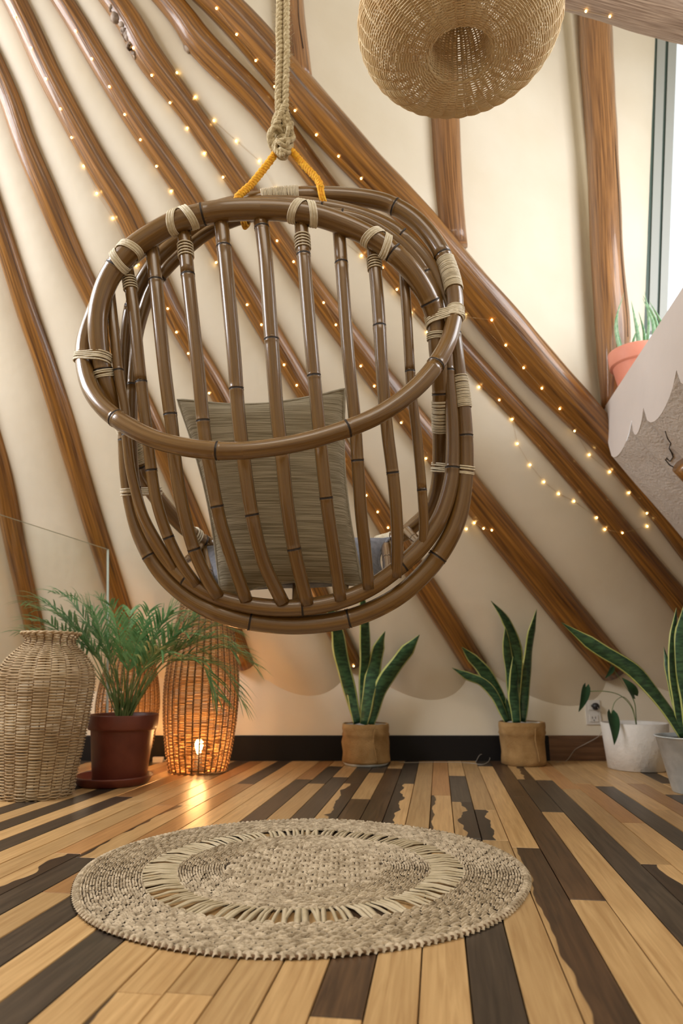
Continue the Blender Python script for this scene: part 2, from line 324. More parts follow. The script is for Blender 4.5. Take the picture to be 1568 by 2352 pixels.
# --- beams: pixel centrelines on the 60 degree roof
BE = [  # name, label, pts (px,py,half width px)
 ('z', None, [(-640, -1321, 22), (-420, 500, 24), (-330, 1000, 24), (-230, 1500, 26)]),
 ('y', 'short dark pole at the left edge of the picture ending behind the tall wicker vase', [(-640, -1321, 20), (-230, 300, 22), (-85, 760, 24), (-5, 1040, 26), (38, 1240, 26), (75, 1400, 25), (92, 1478, 24)]),
 ('x', 'roof pole passing left of the hanging chair down behind the potted palm', [(-640, -1321, 22), (-150, 80, 24), (0, 510, 25), (62, 700, 26), (140, 930, 27), (205, 1150, 27), (262, 1330, 25), (310, 1480, 24), (325, 1520, 24)]),
 ('a', 'roof pole entering at the left edge and ending behind the lit wicker lamp', [(-640, -1321, 22), (-220, -300, 24), (0, 165, 25), (58, 320, 27), (112, 450, 28), (172, 590, 26), (225, 700, 26), (345, 960, 26), (455, 1215, 26), (534, 1440, 26), (566, 1528, 25)]),
 ('b', 'leftmost roof pole cut by the top edge, ending behind the plant below the chair', [(-640, -1321, 22), (-200, -450, 26), (35, 0, 28), (125, 190, 30), (225, 375, 30), (300, 500, 30), (400, 720, 27), (510, 910, 27), (660, 1210, 25), (760, 1420, 24), (822, 1540, 22)]),
 ('c', 'second from the left of the roof poles cut by the top edge of the picture', [(-640, -1321, 22), (-120, -400, 24), (145, 0, 25), (230, 140, 27), (330, 300, 28), (440, 460, 28), (560, 660, 27), (690, 880, 27), (810, 1070, 27), (960, 1320, 30), (1090, 1525, 30)]),
 ('d', 'roof pole with a large weathered grey knot near its top', [(-640, -1321, 24), (-60, -420, 27), (262, 0, 32), (345, 135, 34), (450, 275, 28), (561, 434, 29), (650, 565, 28), (740, 695, 30), (900, 905, 34), (1080, 1130, 38), (1240, 1330, 40), (1400, 1525, 40)]),
 ('e', 'roof pole crossing behind the top of the hanging chair, with a snapped branch stub', [(-640, -1321, 24), (60, -350, 28), (385, 0, 31), (470, 110, 36), (600, 245, 32), (740, 425, 29), (900, 620, 28), (1090, 840, 25), (1260, 1025, 24), (1400, 1190, 26), (1568, 1395, 28), (1660, 1510, 28)]),
 ('f', 'thickest crooked roof beam, diagonal under the upright posts', [(-640, -1321, 26), (120, -360, 36), (495, 0, 42), (640, 155, 45), (735, 270, 50), (850, 400, 46), (960, 510, 42), (1050, 630, 48), (1160, 760, 54), (1270, 885, 52), (1370, 990, 42), (1430, 1065, 36), (1568, 1235, 38), (1720, 1420, 36)]),
]
def logmesh(ctrl, n, sides=18, rough=.06, seed=0, mats=None, close_end=True):
    S = spline(ctrl, n); pts = [Vector(s.xyz) for s in S]; rad = []
    for i, s in enumerate(S):
        def f(a, s=s, i=i):
            q = Vector((math.cos(a)*.9+seed*7.3, math.sin(a)*.9, i*.09)); q2 = Vector((math.cos(a)*2.4+seed, math.sin(a)*2.4, i*.25))
            return s.w*(1+rough*2.2*noise.noise(q)+rough*noise.noise(q2))
        rad.append(f)
    b = MB(); b.tube(pts, rad, sides); return b, pts
paths = {}
for nm, lab, P in BE:
    ctrl = []
    for px, py, hw in P:
        q = WR(px, py); ctrl.append(V4(q, hw*(.90 if nm == 'f' else .93)*mpx(q)))
    d = (ctrl[-1]-ctrl[-2]); d.w = 0
    paths[nm] = [c.copy() for c in ctrl]
    L = sum((ctrl[i+1].xyz-ctrl[i].xyz).length for i in range(len(ctrl)-1))
    if nm == 'z': continue    # only marks where the panel outside the picture ends
    off = [V4(c.xyz+RN*c.w*.30, c.w) for c in ctrl]
    if nm in 'yxabcd': # stop at the knee wall
        e = off[-1].xyz; e2 = off[-2].xyz; t = (YW-.01-e.y)/(e.y-e2.y); off[-1] = V4(e+(e-e2)*t, off[-1].w)
    b, pts = logmesh(off, int(L/.05), seed=ord(nm))
    TARGETS.append(b)
    org = off[-1].xyz
    r = thing('roof_pole', lab or 'roof pole further left, beyond the picture edge', 'beam', org, 'roof poles fanning from one apex')
    lg = b.build('log', M_log, r)
    if nm == 'd':
        k = MB(); c = WR(287, 62)
        for q in range(9):
            cc = WR(268+q*7+R(-5, 5), 35+q*13+R(-4, 4)); cc = cc+RN*mpx(cc)*(26+R(-4, 4)); rr = mpx(cc)*R(9, 16)
            pts = [cc+Vector((R(-1, 1), R(-1, 1), R(-1, 1)))*rr*.4 for _ in range(4)]; k.tube(spline(pts, 7), [rr*.4, rr*.8, rr, rr*.9, rr, rr*.8, rr*.4], 7)
        k.build('knot', M_bark, lg)['label'] = 'rough weathered grey knot'
    if nm == 'e':
        k = MB(); c1 = WR(445, 118); c2 = WR(425, 80); c1 = c1+RN*.01; c2 = c2+RN*.03
        k.tube(spline([V4(c1, .02).xyz, (c1+c2)/2, c2], 6), [.032, .034, .03, .026, .018, .008], 8); k.build('branch_stub', M_bark, lg)
    if nm == 'f':
        for (kx, ky, sz) in ((775, 295, 20), (745, 300, 13), (1105, 690, 16)):
            k = MB(); c = WR(kx, ky); c = c+RN*mpx(c)*38; rr = mpx(c)*sz
            k.tube([c-UD*0+Vector((0, .0, 0))+RN*(-.02), c, c+RN*.012], [rr*1.3, rr, rr*.35], 10); k.build('knot', M_bark, lg)
# --- plaster panels between the beams
ceil = thing('ceiling', None, None); ceil['kind'] = 'structure'
order = 'zyxabcdef'
def ext(path, n):
    c = [V4(p.xyz, 0) for p in path]; e = c[-1]-c[-2]; e = e/e.xyz.length; q = c[-1].xyz; t = max(.05, (YW+.22-q.y)/e.y)
    c.append(c[-1]+e*t); return [Vector(s.xyz) for s in spline(c, n)]
def panel(pa, pb, bul, mat_, nv=60, nu=22):
    b = MB()
    def P(u, v):
        i = min(nv, int(round(v*nv))); A, B = pa[i], pb[i]; q = A.lerp(B, u); w = (B-A).length
        h = 4*u*(1-u); h = h**.85
        q = q+RN*(w*bul*h-.012)
        q = q+RN*.006*noise.noise(Vector((q.x*2.1, q.y*2.1, q.z*2.1)))
        return q
    b.grid(P, nu, nv); b2 = b; o = b.build('plaster_panel', mat_, ceil); TARGETS.append(b); return o
for i in range(len(order)-1):
    pa = ext(paths[order[i]], 61); pb = ext(paths[order[i+1]], 61)
    panel(pa, pb, .16, M_plaster)
# left continuation of the roof, out of the picture
A0 = WR(-640, -1321)
pz = ext(paths['z'], 61); b = MB(); b.add([pz[0], pz[60], pz[60]+Vector((-1.6, 0, 0)), A0+Vector((-1.6, 0, 0))], [(0, 1, 2, 3)]); b.build('plaster_panel', M_plaster, ceil)
# --- dormer wall that rises from the thick beam, with three upright posts
fp = [Vector(s.xyz) for s in spline([V4(p.xyz, 0) for p in paths['f']], 140)]
foot = WR(1392, 935)                      # third post's foot
kf = min(range(140), key=lambda i: abs(fp[i].x-foot.x))
ddir = Vector((.906, .424, 0))
wallfoot = [Vector(p) for p in fp[20:kf+1]]+[foot+ddir*s for s in (.02, .04, .06, .08)]; WEND = foot+ddir*.41
posts = [('upright post behind the hanging rope, resting on the thick beam', [(655, -260, 30), (657, -60, 31), (660, 30, 32), (668, 110, 33), (678, 205, 33)]),
         ('upright post below the round wicker pendant, cracked along its length', [(995, -300, 32), (1003, 0, 32), (1008, 200, 33), (1012, 300, 33), (1020, 430, 32), (1035, 575, 30)]),
         ('tall upright post at right beside the window, foot beside the salmon pot', [(1338, -300, 36), (1350, 0, 36), (1356, 150, 35), (1372, 400, 34), (1380, 600, 36), (1394, 800, 36), (1394, 945, 20)])]
def dwy(x):
    for i in range(len(wallfoot)-1):
        a, c = wallfoot[i], wallfoot[i+1]
        if a.x <= x <= c.x+1e-6: return a.y+(c.y-a.y)*(x-a.x)/(c.x-a.x)
    return wallfoot[0].y if x < wallfoot[0].x else wallfoot[-1].y
def on_dormer(px, py):
    Y = 2.4
    for _ in range(25): Y = dwy(W(px, py, Y).x)
    return W(px, py, Y)
px_ = [on_dormer(P[-1][0], min(P[-1][1], 900)).x for _, P in posts]
DN = Vector((.424, -.906, 0))
b = MB(); nW = len(wallfoot)
edges = [wallfoot[0].x-.5]+px_+[wallfoot[-1].x+.02]
def PD(u, v):
    f = u*(nW-1); i = min(nW-2, int(f)); p = wallfoot[i].lerp(wallfoot[i+1], f-i)
    for a, c in zip(edges[:-1], edges[1:]):
        if a <= p.x <= c: t = (p.x-a)/(c-a); w = c-a; h = (4*t*(1-t))**.7*w*(.03 if c != edges[-1] else .0); break
    else: h = 0
    z = (p.z-.02)*(1-v)+4.6*v
    return Vector((p.x, p.y, z))+DN*h
b.grid(PD, 150, 14); o = b.build('wall_dormer', M_plaster); o['kind'] = 'structure'; TARGETS.append(b)
for lab, P in posts:
    ctrl = []
    for x, y, hw in P:
        q = on_dormer(x, y); ctrl.append(V4(q+DN*hw*mpx(q)*.5, hw*mpx(q)))
    t0 = ctrl[0]+(ctrl[0]-ctrl[1])*1.0; ctrl.insert(0, t0)
    L = (ctrl[0].xyz-ctrl[-1].xyz).length
    b, _ = logmesh(ctrl, int(L/.05), seed=len(lab), rough=.035); r = thing('upright_post', lab, 'post', ctrl[-1].xyz, 'upright posts on the dormer wall')
    lg = b.build('log', M_log2, r)
    k = MB(); S = spline(ctrl, 40); side = DN.cross(Vector((0, 0, 1)))
    cr = [s.xyz+DN*s.w*.985*math.cos(.12)+Vector((.906, .424, 0))*s.w*.16+Vector((.906, .424, 0))*.003*math.sin(i*.9) for i, s in enumerate(S)]
    k.tube(cr[2:-3], .0016, 4); k.build('crack', M_crack, lg)
    TARGETS.append(b)
# --- top right purlin
c = [V4(W(1180, -75, 2.0), 48*mpx(W(1180, -75, 2.0))), V4(W(1330, -30, 2.0), 52*mpx(W(1300, -40, 2.0))), V4(W(1450, 6, 1.98), 52*mpx(W(1450, 10, 2.0))), V4(W(1568, 38, 1.96), 50*mpx(W(1568, 30, 2.0))), V4(W(1800, 95, 1.92), 50*mpx(W(1568, 30, 2.0)))]
b, _ = logmesh(c, 30, seed=3, rough=.05); r = thing('cross_beam', 'greyish horizontal log crossing the top right corner, above the window', 'beam', c[0].xyz)
b.build('log', M_loggrey, r); TARGETS.append(b)
# --- right wall: sill mass with the flat plaster face, cut into the pillows below it
E0 = W(1390, 932, foot.y-.03); ZS = E0.z
d = ray(1568, 660); E1 = CAM+d*((ZS-CH)/d.z)
fd = (E1-E0); fd.z = 0; fd.normalize(); fnn = Vector((fd.y, -fd.x, 0));
if fnn.x > 0: fnn = -fnn
def onface(px, py):
    d = ray(px, py); t = (E0-CAM).dot(fnn)/d.dot(fnn); return CAM+d*t
prof_px = [(1386, 930), (1390, 985), (1398, 1028), (1410, 1039), (1422, 1041), (1434, 1030), (1442, 1005), (1450, 968), (1457, 980), (1464, 994), (1470, 995), (1475, 975), (1477, 938), (1492, 948), (1510, 954), (1522, 942), (1536, 905), (1553, 852), (1562, 868), (1575, 890), (1600, 870), (1620, 800)]
def _sm(a, c, k=5): # sagging lobe between two cusps
    return [(a[0]+(c[0]-a[0])*i/k, a[1]+(c[1]-a[1])*i/k) for i in range(k)]
lobes = [((1398, 1026), (1450, 966), 44), ((1450, 966), (1477, 936), 44), ((1477, 936), (1553, 850), 62), ((1553, 850), (1640, 770), 60)]
prof_px = [(1386, 930), (1390, 985)]
for a_, c_, sag in lobes:
    for i in range(9):
        t = i/9; prof_px.append((a_[0]+(c_[0]-a_[0])*t, a_[1]+(c_[1]-a_[1])*t+sag*(4*t*(1-t))**.62*(1.15-.3*t)))
prof_px.append((1640, 770))
fa = [onface(*p) for p in prof_px]; top = [Vector((p.x, p.y, ZS)) for p in fa]
far = E0+fd*3.2; fa += [Vector((far.x, far.y, ZS-.35))]; top += [Vector((far.x, far.y, ZS))]
b = MB(); n = len(fa); b.add(fa+top, [(i, i+1, n+i+1, n+i) for i in range(n-1)])
b.build('wall_right', M_sillface, smooth=False)['kind'] = 'structure'
b = MB(); back = [Vector((p.x+.75, p.y+.12, ZS)) for p in top]; b.add([p+Vector((0, 0, .0)) for p in top]+back, [(i, n+i, n+i+1, i+1) for i in range(n-1)])
b.build('trim_1', M_sill, smooth=False)['kind'] = 'structure'
# pillows below the face, cone from the same apex
b = MB(); f0 = WR(1393, 1015); base = [f0]+fa[2:-1]
K = 26
rows = []
for i in range(len(base)-1):
    for s in range(4): rows.append(base[i].lerp(base[i+1], s/4))
rows.append(base[-1])
vs = []
for q in rows:
    D = q-A0; te = (-.02-q.z)/D.z; te = min(te, .95)
    for k in range(K): p = q+D*(te*k/(K-1)); vs.append(p+Vector((0, 0, 1))*.006*noise.noise(p*5))
nr = len(rows)
b.add(vs, [(i*K+k, (i+1)*K+k, (i+1)*K+k+1, i*K+k+1) for i in range(nr-1) for k in range(K-1)])
b.build('plaster_panel', M_rough, ceil); TARGETS.append(b)
# beam fragment at the right edge and crack beside it
g0 = onface(1540, 1030); D = (g0-A0)
q = [V4(CAM+(p-CAM)*1.0, rr) for p, rr in ((W(1568, 1062, 2.52), .05), (W(1640, 1130, 2.55), .055), (W(1800, 1290, 2.6), .055))]
b, _ = logmesh(q, 14, seed=5); r = thing('roof_pole', 'stub of dark pole poking in at the right edge below the cracked plaster', 'beam', q[0].xyz, 'roof poles fanning from one apex'); b.build('log', M_log, r)
# --- window at the right
YWN = WEND.y-.02
b = MB(); wl = wallfoot[-1]
def PR_(u, v):
    a = Vector((wl.x-.01, wl.y, ZS-.1+(4.6-ZS+.1)*v)); py = 860-1350*v; c = W(1475+(860-py)*.041, py, YWN-.0); q = a.lerp(c, u); return q+Vector((.3, -.9, 0))*.02*math.sin(PI*u)
b.grid(PR_, 10, 12); o = b.build('wall_window_side', M_plaster); o['kind'] = 'structure'; TARGETS.append(b)
win = thing('window_1', None, None, WEND); win['kind'] = 'structure'
def wbar(pxa, pxb, Y, m, name, th=.03):
    # bar between two pixel columns; leaning like the dormer's end
    b = MB(); a = [W(pxa[0], -60, Y), W(pxb[0], -60, Y), W(pxb[1], 760, Y), W(pxa[1], 760, Y)]
    vs = a+[p+Vector((.01, th, 0)) for p in a]
    b.add(vs, [(0, 1, 2, 3), (7, 6, 5, 4), (0, 4, 5, 1), (1, 5, 6, 2), (2, 6, 7, 3), (3, 7, 4, 0)]); b.build(name, m, win, smooth=False)
wbar((1506, 1478), (1514, 1489), YWN-.004, M_frame2, 'gasket'); wbar((1514, 1489), (1533, 1507), YWN-.012, M_frame, 'mullion', .04)
wbar((1533, 1507), (1540, 1513), YWN-.004, M_frame2, 'gasket'); wbar((1540, 1513), (1560, 1530), YWN-.014, M_frame, 'frame_bar', .04)
b = MB(); a = [W(1556, -60, YWN), W(1800, -60, YWN-.1), W(1780, 790, YWN-.1), W(1528, 790, YWN)]
b.add(a+[p+Vector((0, .006, 0)) for p in a], [(0, 1, 2, 3), (7, 6, 5, 4), (0, 4, 5, 1), (1, 5, 6, 2), (2, 6, 7, 3), (3, 7, 4, 0)]); b.build('pane', M_pane, win, smooth=False)
# bright overcast daylight beyond the glass is the world itself

# ================================================================== HANGING CHAIR
CO = W(640, 1400, 1.8)
chair = thing('hanging_chair', 'brown stained bamboo hanging chair with curved back spindles, hung from a rope', 'chair', CO)
def bamboo(name, P, n, nodes, closed=False, taper=None, mats=(M_bamboo, M_node), lab=None, sides=16):
    """P: (px,py,Y,halfwidth px); nodes: list of fractions"""
    C = [V4(W(x, y, Y), hw*mpx(W(x, y, Y))) for x, y, Y, hw in P]
    S = spline(C, n, closed); N = len(S); pts = [Vector(s.xyz) for s in S]; rad = [s.w for s in S]; mi = [0]*N
    # refine around nodes
    L = sum((pts[i+1]-pts[i]).length for i in range(N-1)); 
    P2 = []; R2 = []; M2 = []
    ns = sorted(nodes); h = L/(N-1)
    for i in range(N):
        P2.append(pts[i]); R2.append(rad[i]); M2.append(0)
        if i < N-1 or closed:
            j = (i+1) % N
            for f in ns:
                x = f*(N-1)
                if i <= x < i+1:
                    c = pts[i].lerp(pts[j], x-i); t = (pts[j]-pts[i]).normalized(); r = rad[i]
                    for (o, k, m) in ((-.006, 1.0, 0), (-.0028, 1.06, 1), (-.0008, 1.0, 1), (.0008, 1.0, 1), (.0028, 1.055, 0), (.007, .99, 0)):
                        P2.append(c+t*o); R2.append(r*k); M2.append(m)
    # drop samples that run backwards
    keep = [0]
    for i in range(1, len(P2)):
        t = pts[min(N-1, 1)]-pts[0]
        d = P2[i]-P2[keep[-1]]
        if d.length > 4e-4: keep.append(i)
    # order along the tube
    P3 = [P2[i] for i in keep]; R3 = [R2[i] for i in keep]; M3 = [M2[i] for i in keep]
    ok = [0]
    for i in range(1, len(P3)-1):
        a = P3[ok[-1]]; d1 = P3[i]-a; d2 = P3[i+1]-a
        if d1.dot(d2) > 0 and d1.length <= d2.length+.012: ok.append(i)
    ok.append(len(P3)-1)
    b = MB(); b.tube([P3[i] for i in ok], [R3[i] for i in ok], sides, closed, mi=[M3[i] for i in ok])
    o = b.build(name, list(mats), chair)
    if lab: o['label'] = lab
    return pts, rad
rb = random.Random(11)
H2 = [(560, 1035, 1.54, 21), (650, 1024, 1.54, 21), (740, 1003, 1.545, 21), (850, 963, 1.56, 21), (930, 912, 1.585, 21), (985, 858, 1.61, 21), (1022, 800, 1.635, 20), (1040, 745, 1.66, 19), (1045, 690, 1.68, 19),
      (1032, 625, 1.70, 19), (1005, 565, 1.71, 20), (960, 510, 1.72, 20), (905, 474, 1.73, 20), (840, 456, 1.73, 20), (740, 449, 1.73, 20), (640, 453, 1.73, 20), (540, 470, 1.73, 20), (430, 506, 1.73, 20), (330, 566, 1.73, 20),
      (255, 640, 1.73, 19), (215, 720, 1.725, 18), (193, 790, 1.70, 18), (195, 850, 1.67, 19), (214, 905, 1.64, 20), (255, 952, 1.61, 21), (330, 998, 1.58, 22), (400, 1022, 1.56, 22), (480, 1034, 1.545, 22)]
hp, hr = bamboo('back_hoop', H2, 170, [.085, .19, .325, .40, .62, .80, .885, .985], closed=True)
TL = [(600, 481, 1.60, 25), (700, 489, 1.60, 25), (790, 516, 1.61, 25), (870, 556, 1.62, 24), (935, 612, 1.635, 24), (978, 675, 1.66, 23), (1000, 735, 1.69, 22), (1004, 800, 1.71, 20), (1010, 880, 1.75, 19), (1012, 964, 1.80, 19), (1011, 1077, 1.90, 19),
      (1003, 1135, 1.96, 19), (985, 1172, 2.02, 18), (955, 1203, 2.08, 17), (905, 1238, 2.14, 16), (800, 1262, 2.20, 16), (680, 1270, 2.22, 16), (560, 1264, 2.18, 16), (483, 1250, 2.12, 16), (440, 1226, 2.06, 17), (400, 1188, 2.0, 18), (360, 1142, 1.93, 19),
      (325, 1085, 1.87, 19), (300, 1010, 1.80, 20), (262, 925, 1.72, 20), (240, 865, 1.69, 21), (227, 790, 1.665, 22), (226, 715, 1.65, 23), (250, 640, 1.64, 24), (292, 583, 1.63, 25), (345, 542, 1.62, 25), (410, 508, 1.61, 25), (500, 486, 1.60, 25)]
tp, tr = bamboo('seat_hoop', TL, 200, [.115, .165, .24, .305, .42, .60, .70, .785, .872, .958], closed=True)
OL = [(600, 470, 1.69, 19), (740, 476, 1.69, 19), (850, 503, 1.70, 19), (925, 545, 1.71, 19), (985, 608, 1.72, 18), (1020, 680, 1.735, 18), (1040, 760, 1.75, 17), (1052, 850, 1.76, 17), (1064, 940, 1.77, 17), (1069, 1030, 1.78, 18), (1066, 1110, 1.79, 19), (1052, 1185, 1.80, 21),
      (1022, 1252, 1.81, 22), (975, 1315, 1.82, 22), (905, 1375, 1.82, 22), (810, 1418, 1.83, 22), (700, 1435, 1.83, 22), (600, 1430, 1.83, 22), (510, 1410, 1.82, 22), (435, 1373, 1.82, 21), (370, 1315, 1.81, 19), (325, 1240, 1.80, 17), (300, 1165, 1.79, 14), (287, 1080, 1.78, 13),
      (284, 990, 1.77, 13), (285, 890, 1.76, 14), (288, 790, 1.75, 14), (302, 705, 1.73, 16), (340, 625, 1.72, 18), (400, 560, 1.71, 18), (490, 498, 1.70, 18)]
op, orr = bamboo('frame_hoop', OL, 200, [.05, .12, .215, .30, .40, .485, .56, .655, .75, .86], closed=True)
BL = [(600, 492, 1.66, 14), (740, 490, 1.66, 14), (830, 505, 1.665, 14), (905, 548, 1.68, 14), (960, 605, 1.70, 14), (1000, 680, 1.72, 15), (1020, 770, 1.735, 15), (1030, 870, 1.75, 15), (1038, 960, 1.765, 16), (1040, 1040, 1.775, 17), (1035, 1110, 1.78, 18), (1012, 1185, 1.785, 19),
      (975, 1245, 1.79, 20), (925, 1295, 1.79, 20), (850, 1350, 1.80, 20), (770, 1382, 1.80, 20), (680, 1396, 1.80, 20), (590, 1392, 1.80, 20), (500, 1371, 1.80, 19), (430, 1332, 1.79, 17), (375, 1275, 1.79, 15), (335, 1205, 1.785, 14), (312, 1130, 1.78, 13), (303, 1040, 1.77, 13),
      (303, 940, 1.755, 13), (308, 840, 1.74, 13), (320, 750, 1.725, 13), (352, 660, 1.71, 14), (410, 590, 1.69, 14), (495, 525, 1.67, 14)]
bp_, br = bamboo('inner_hoop', BL, 200, [.07, .16, .25, .335, .43, .52, .62, .71, .80, .9], closed=True)
SP = [([(252, 668), (262, 760), (273, 860), (287, 945), (292, 1015), (303, 1095), (327, 1178), (362, 1245), (405, 1312)], 12, [.3, .52]),
      ([(292, 612), (305, 700), (322, 860), (335, 970), (345, 1060), (359, 1150), (384, 1228), (415, 1292), (452, 1345)], 14, [.38, .64, .84]),
      ([(348, 558), (358, 655), (378, 850), (395, 985), (402, 1060), (417, 1155), (443, 1255), (473, 1325), (502, 1372)], 16, [.12, .5, .86]),
      ([(422, 530), (432, 640), (453, 830), (467, 975), (480, 1065), (504, 1190), (532, 1283), (566, 1380)], 16, [.135, .53, .75]),
      ([(507, 502), (516, 590), (535, 790), (547, 950), (560, 1060), (578, 1180), (605, 1290), (650, 1386)], 17, [.085, .46, .77]),
      ([(598, 498), (610, 600), (624, 790), (636, 950), (648, 1050), (658, 1150), (676, 1265), (706, 1388)], 17, [.035, .34, .62, .86]),
      ([(691, 510), (698, 600), (714, 790), (729, 950), (740, 1060), (751, 1160), (766, 1265), (782, 1378)], 16, [.10, .43, .74]),
      ([(778, 525), (785, 620), (799, 810), (814, 960), (821, 1060), (829, 1180), (839, 1270), (846, 1352)], 15, [.11, .66]),
      ([(856, 565), (868, 700), (877, 850), (888, 980), (903, 1100), (911, 1200), (912, 1290), (908, 1325)], 15, [.265, .70]),
      ([(926, 608), (935, 740), (944, 890), (957, 1000), (969, 1130), (973, 1210), (969, 1262)], 12, [.40, .80])]
sp_top = []
for P, hw, nd in SP:
    y0, y1 = P[0][1], P[-1][1]; Yt = 1.615+.075*((P[0][0]-600)/360)**2
    Q = []
    for x, y in P:
        t = (y-y0)/(y1-y0); Q.append((x, y, Yt+(1.785-Yt)*t**1.4-.022*math.sin(PI*t), hw*(1-.06*t)))
    pts, rad = bamboo('spindle', Q, 46, nd, sides=12); sp_top.append((pts, rad))
# struts under the seat
for P in ([(470, 1372, 1.8, 9), (480, 1320, 1.95, 10), (470, 1262, 2.1, 11)], [(560, 1388, 1.8, 11), (565, 1330, 1.98, 11), (570, 1270, 2.18, 11)], [(680, 1395, 1.8, 11), (682, 1330, 1.98, 11), (680, 1276, 2.2, 11)],
          [(790, 1378, 1.8, 11), (790, 1330, 1.98, 11), (790, 1268, 2.19, 11)], [(890, 1325, 1.8, 12), (890, 1290, 1.95, 12), (885, 1250, 2.13, 12)], [(972, 1256, 1.79, 9), (955, 1240, 1.93, 11), (935, 1218, 2.1, 12)], [(395, 1310, 1.8, 9), (430, 1285, 1.95, 9), (462, 1250, 2.09, 10)]):
    bamboo('seat_strut', P, 14, [.5], sides=10)
# bindings
def ringpts(c, t, r, n=22, tilt=0, wob=0):
    u = t.cross(Vector((0, .3, 1))).normalized(); w = t.cross(u); out = []
    for j in range(n):
        a = 2*PI*j/n; out.append(c+u*math.cos(a)*r+w*math.sin(a)*r+t*tilt*math.sin(a)+t*wob*math.sin(2*a))
    return out
def nearest(pts, px, py):
    best = 0; bd = 1e9
    for i, p in enumerate(pts):
        d = p-CAM; cx = d.x; cy = d.z*math.cos(PIT)-d.y*math.sin(PIT); cz = d.y*math.cos(PIT)+d.z*math.sin(PIT)
        x = 784+cx/cz*F; y = 1176-cy/cz*F; e = (x-px)**2+(y-py)**2
        if e < bd: bd = e; best = i
    return best
def band(pts, rad, pa, pb, cr=.0021, lab='pale rattan binding'):
    n = len(pts); i = nearest(pts, *pa); j = nearest(pts, *pb)
    if i > j: i, j = j, i
    if j-i > n/2: idx = list(range(j, n))+list(range(0, i+1))
    else: idx = list(range(i, j+1))
    seg = [pts[k] for k in idx]; L = sum((seg[k+1]-seg[k]).length for k in range(len(seg)-1)); m = max(2, int(L/(cr*2.05)))
    b = MB()
    if len(seg) < 2: seg = [pts[i-1], pts[i]]; L = .01
    S = spline(seg, m+1)
    for k in range(m+1):
        a = S[max(0, k-1)]; c = S[min(m, k+1)]; t = (c-a).normalized(); b.tube(ringpts(S[k], t, rad[idx[0]]*1.0+cr*.75+rb.uniform(0, .0006), 20, rb.uniform(-.0015, .0015)), cr, 5, closed=True)
    b.build('binding', M_bind, chair)
band(hp, hr, (600, 458), (686, 449)); band(hp, hr, (1020, 605), (1040, 668))
band(tp, tr, (1012, 925), (1012, 990)); band(op, orr, (1054, 868), (1065, 940)); band(tp, tr, (291, 940), (312, 1055))
def crosswrap(pts, rad, px, py, spi, r1=6):
    """V-shaped binding that ties a spindle's head to the hoop"""
    i = nearest(pts, px, py); t = (pts[(i+1) % len(pts)]-pts[i-1]).normalized(); r = rad[i]; b = MB(); c = pts[i]
    for s in (-1, 1):
        for k in range(r1):
            cc = c+t*s*(.010+k*.0036)
            b.tube(ringpts(cc, t, r+.0026+.0008*(k % 2), 22, s*.013), .0021, 5, closed=True)
    S, Rr = spi
    if S:
        for k in range(5):
            q = S[2].lerp(S[4], k/5) if len(S) > 4 else S[0]; tt = (S[4]-S[2]).normalized(); b.tube(ringpts(q, tt, Rr[2]+.002, 16), .002, 5, closed=True)
    b.build('binding', M_bind, chair)
crosswrap(tp, tr, 695, 488, sp_top[6]); crosswrap(tp, tr, 420, 508, sp_top[3]); crosswrap(tp, tr, 285, 590, sp_top[1]); crosswrap(tp, tr, 866, 552, sp_top[8])
def lash(pA, pB, n, w, name='binding', cr=.0024):
    """cord looped around two neighbouring tubes; pA, pB = (centre, radius)"""
    (a, ra), (c, rc) = pA, pB; ax = (c-a); d = ax.normalized(); up = Vector((0, 0, 1)); sd = d.cross(up).normalized(); up = sd.cross(d).normalized(); b = MB()
    for k in range(n):
        o = up*((k-(n-1)/2)*w); tilt = rb.uniform(-.004, .004); pts = []
        for j in range(9): an = PI/2+PI*j/8; pts.append(a+o+(d*math.cos(an)+sd*math.sin(an))*(ra+cr)+up*tilt)
        for j in range(9): an = -PI/2+PI*j/8; pts.append(c+o+(d*math.cos(an)+sd*math.sin(an))*(rc+cr)-up*tilt)
        b.tube(pts, cr, 5, closed=True)
    b.build(name, M_bind, chair)
def at(pts, rad, px, py): i = nearest(pts, px, py); return (pts[i], rad[i])
lash(at(tp, tr, 1003, 735), at(hp, hr, 1041, 722), 6, .0055); lash(at(tp, tr, 1004, 772), at(tp, tr, 1004, 772.5), 1, .004); band(tp, tr, (1004, 762), (1004, 778))
lash(at(tp, tr, 232, 825), at(hp, hr, 192, 820), 5, .0055); band(tp, tr, (240, 855), (243, 868)); band(hp, hr, (1041, 712), (1044, 735))
lash(at(tp, tr, 1011, 1077), at(op, orr, 1068, 1077), 5, .0055); lash(at(tp, tr, 350, 1130), at(op, orr, 296, 1130), 4, .006)
band(tp, tr, (898, 1240), (870, 1249), .003); band(tp, tr, (455, 1236), (440, 1226), .003)

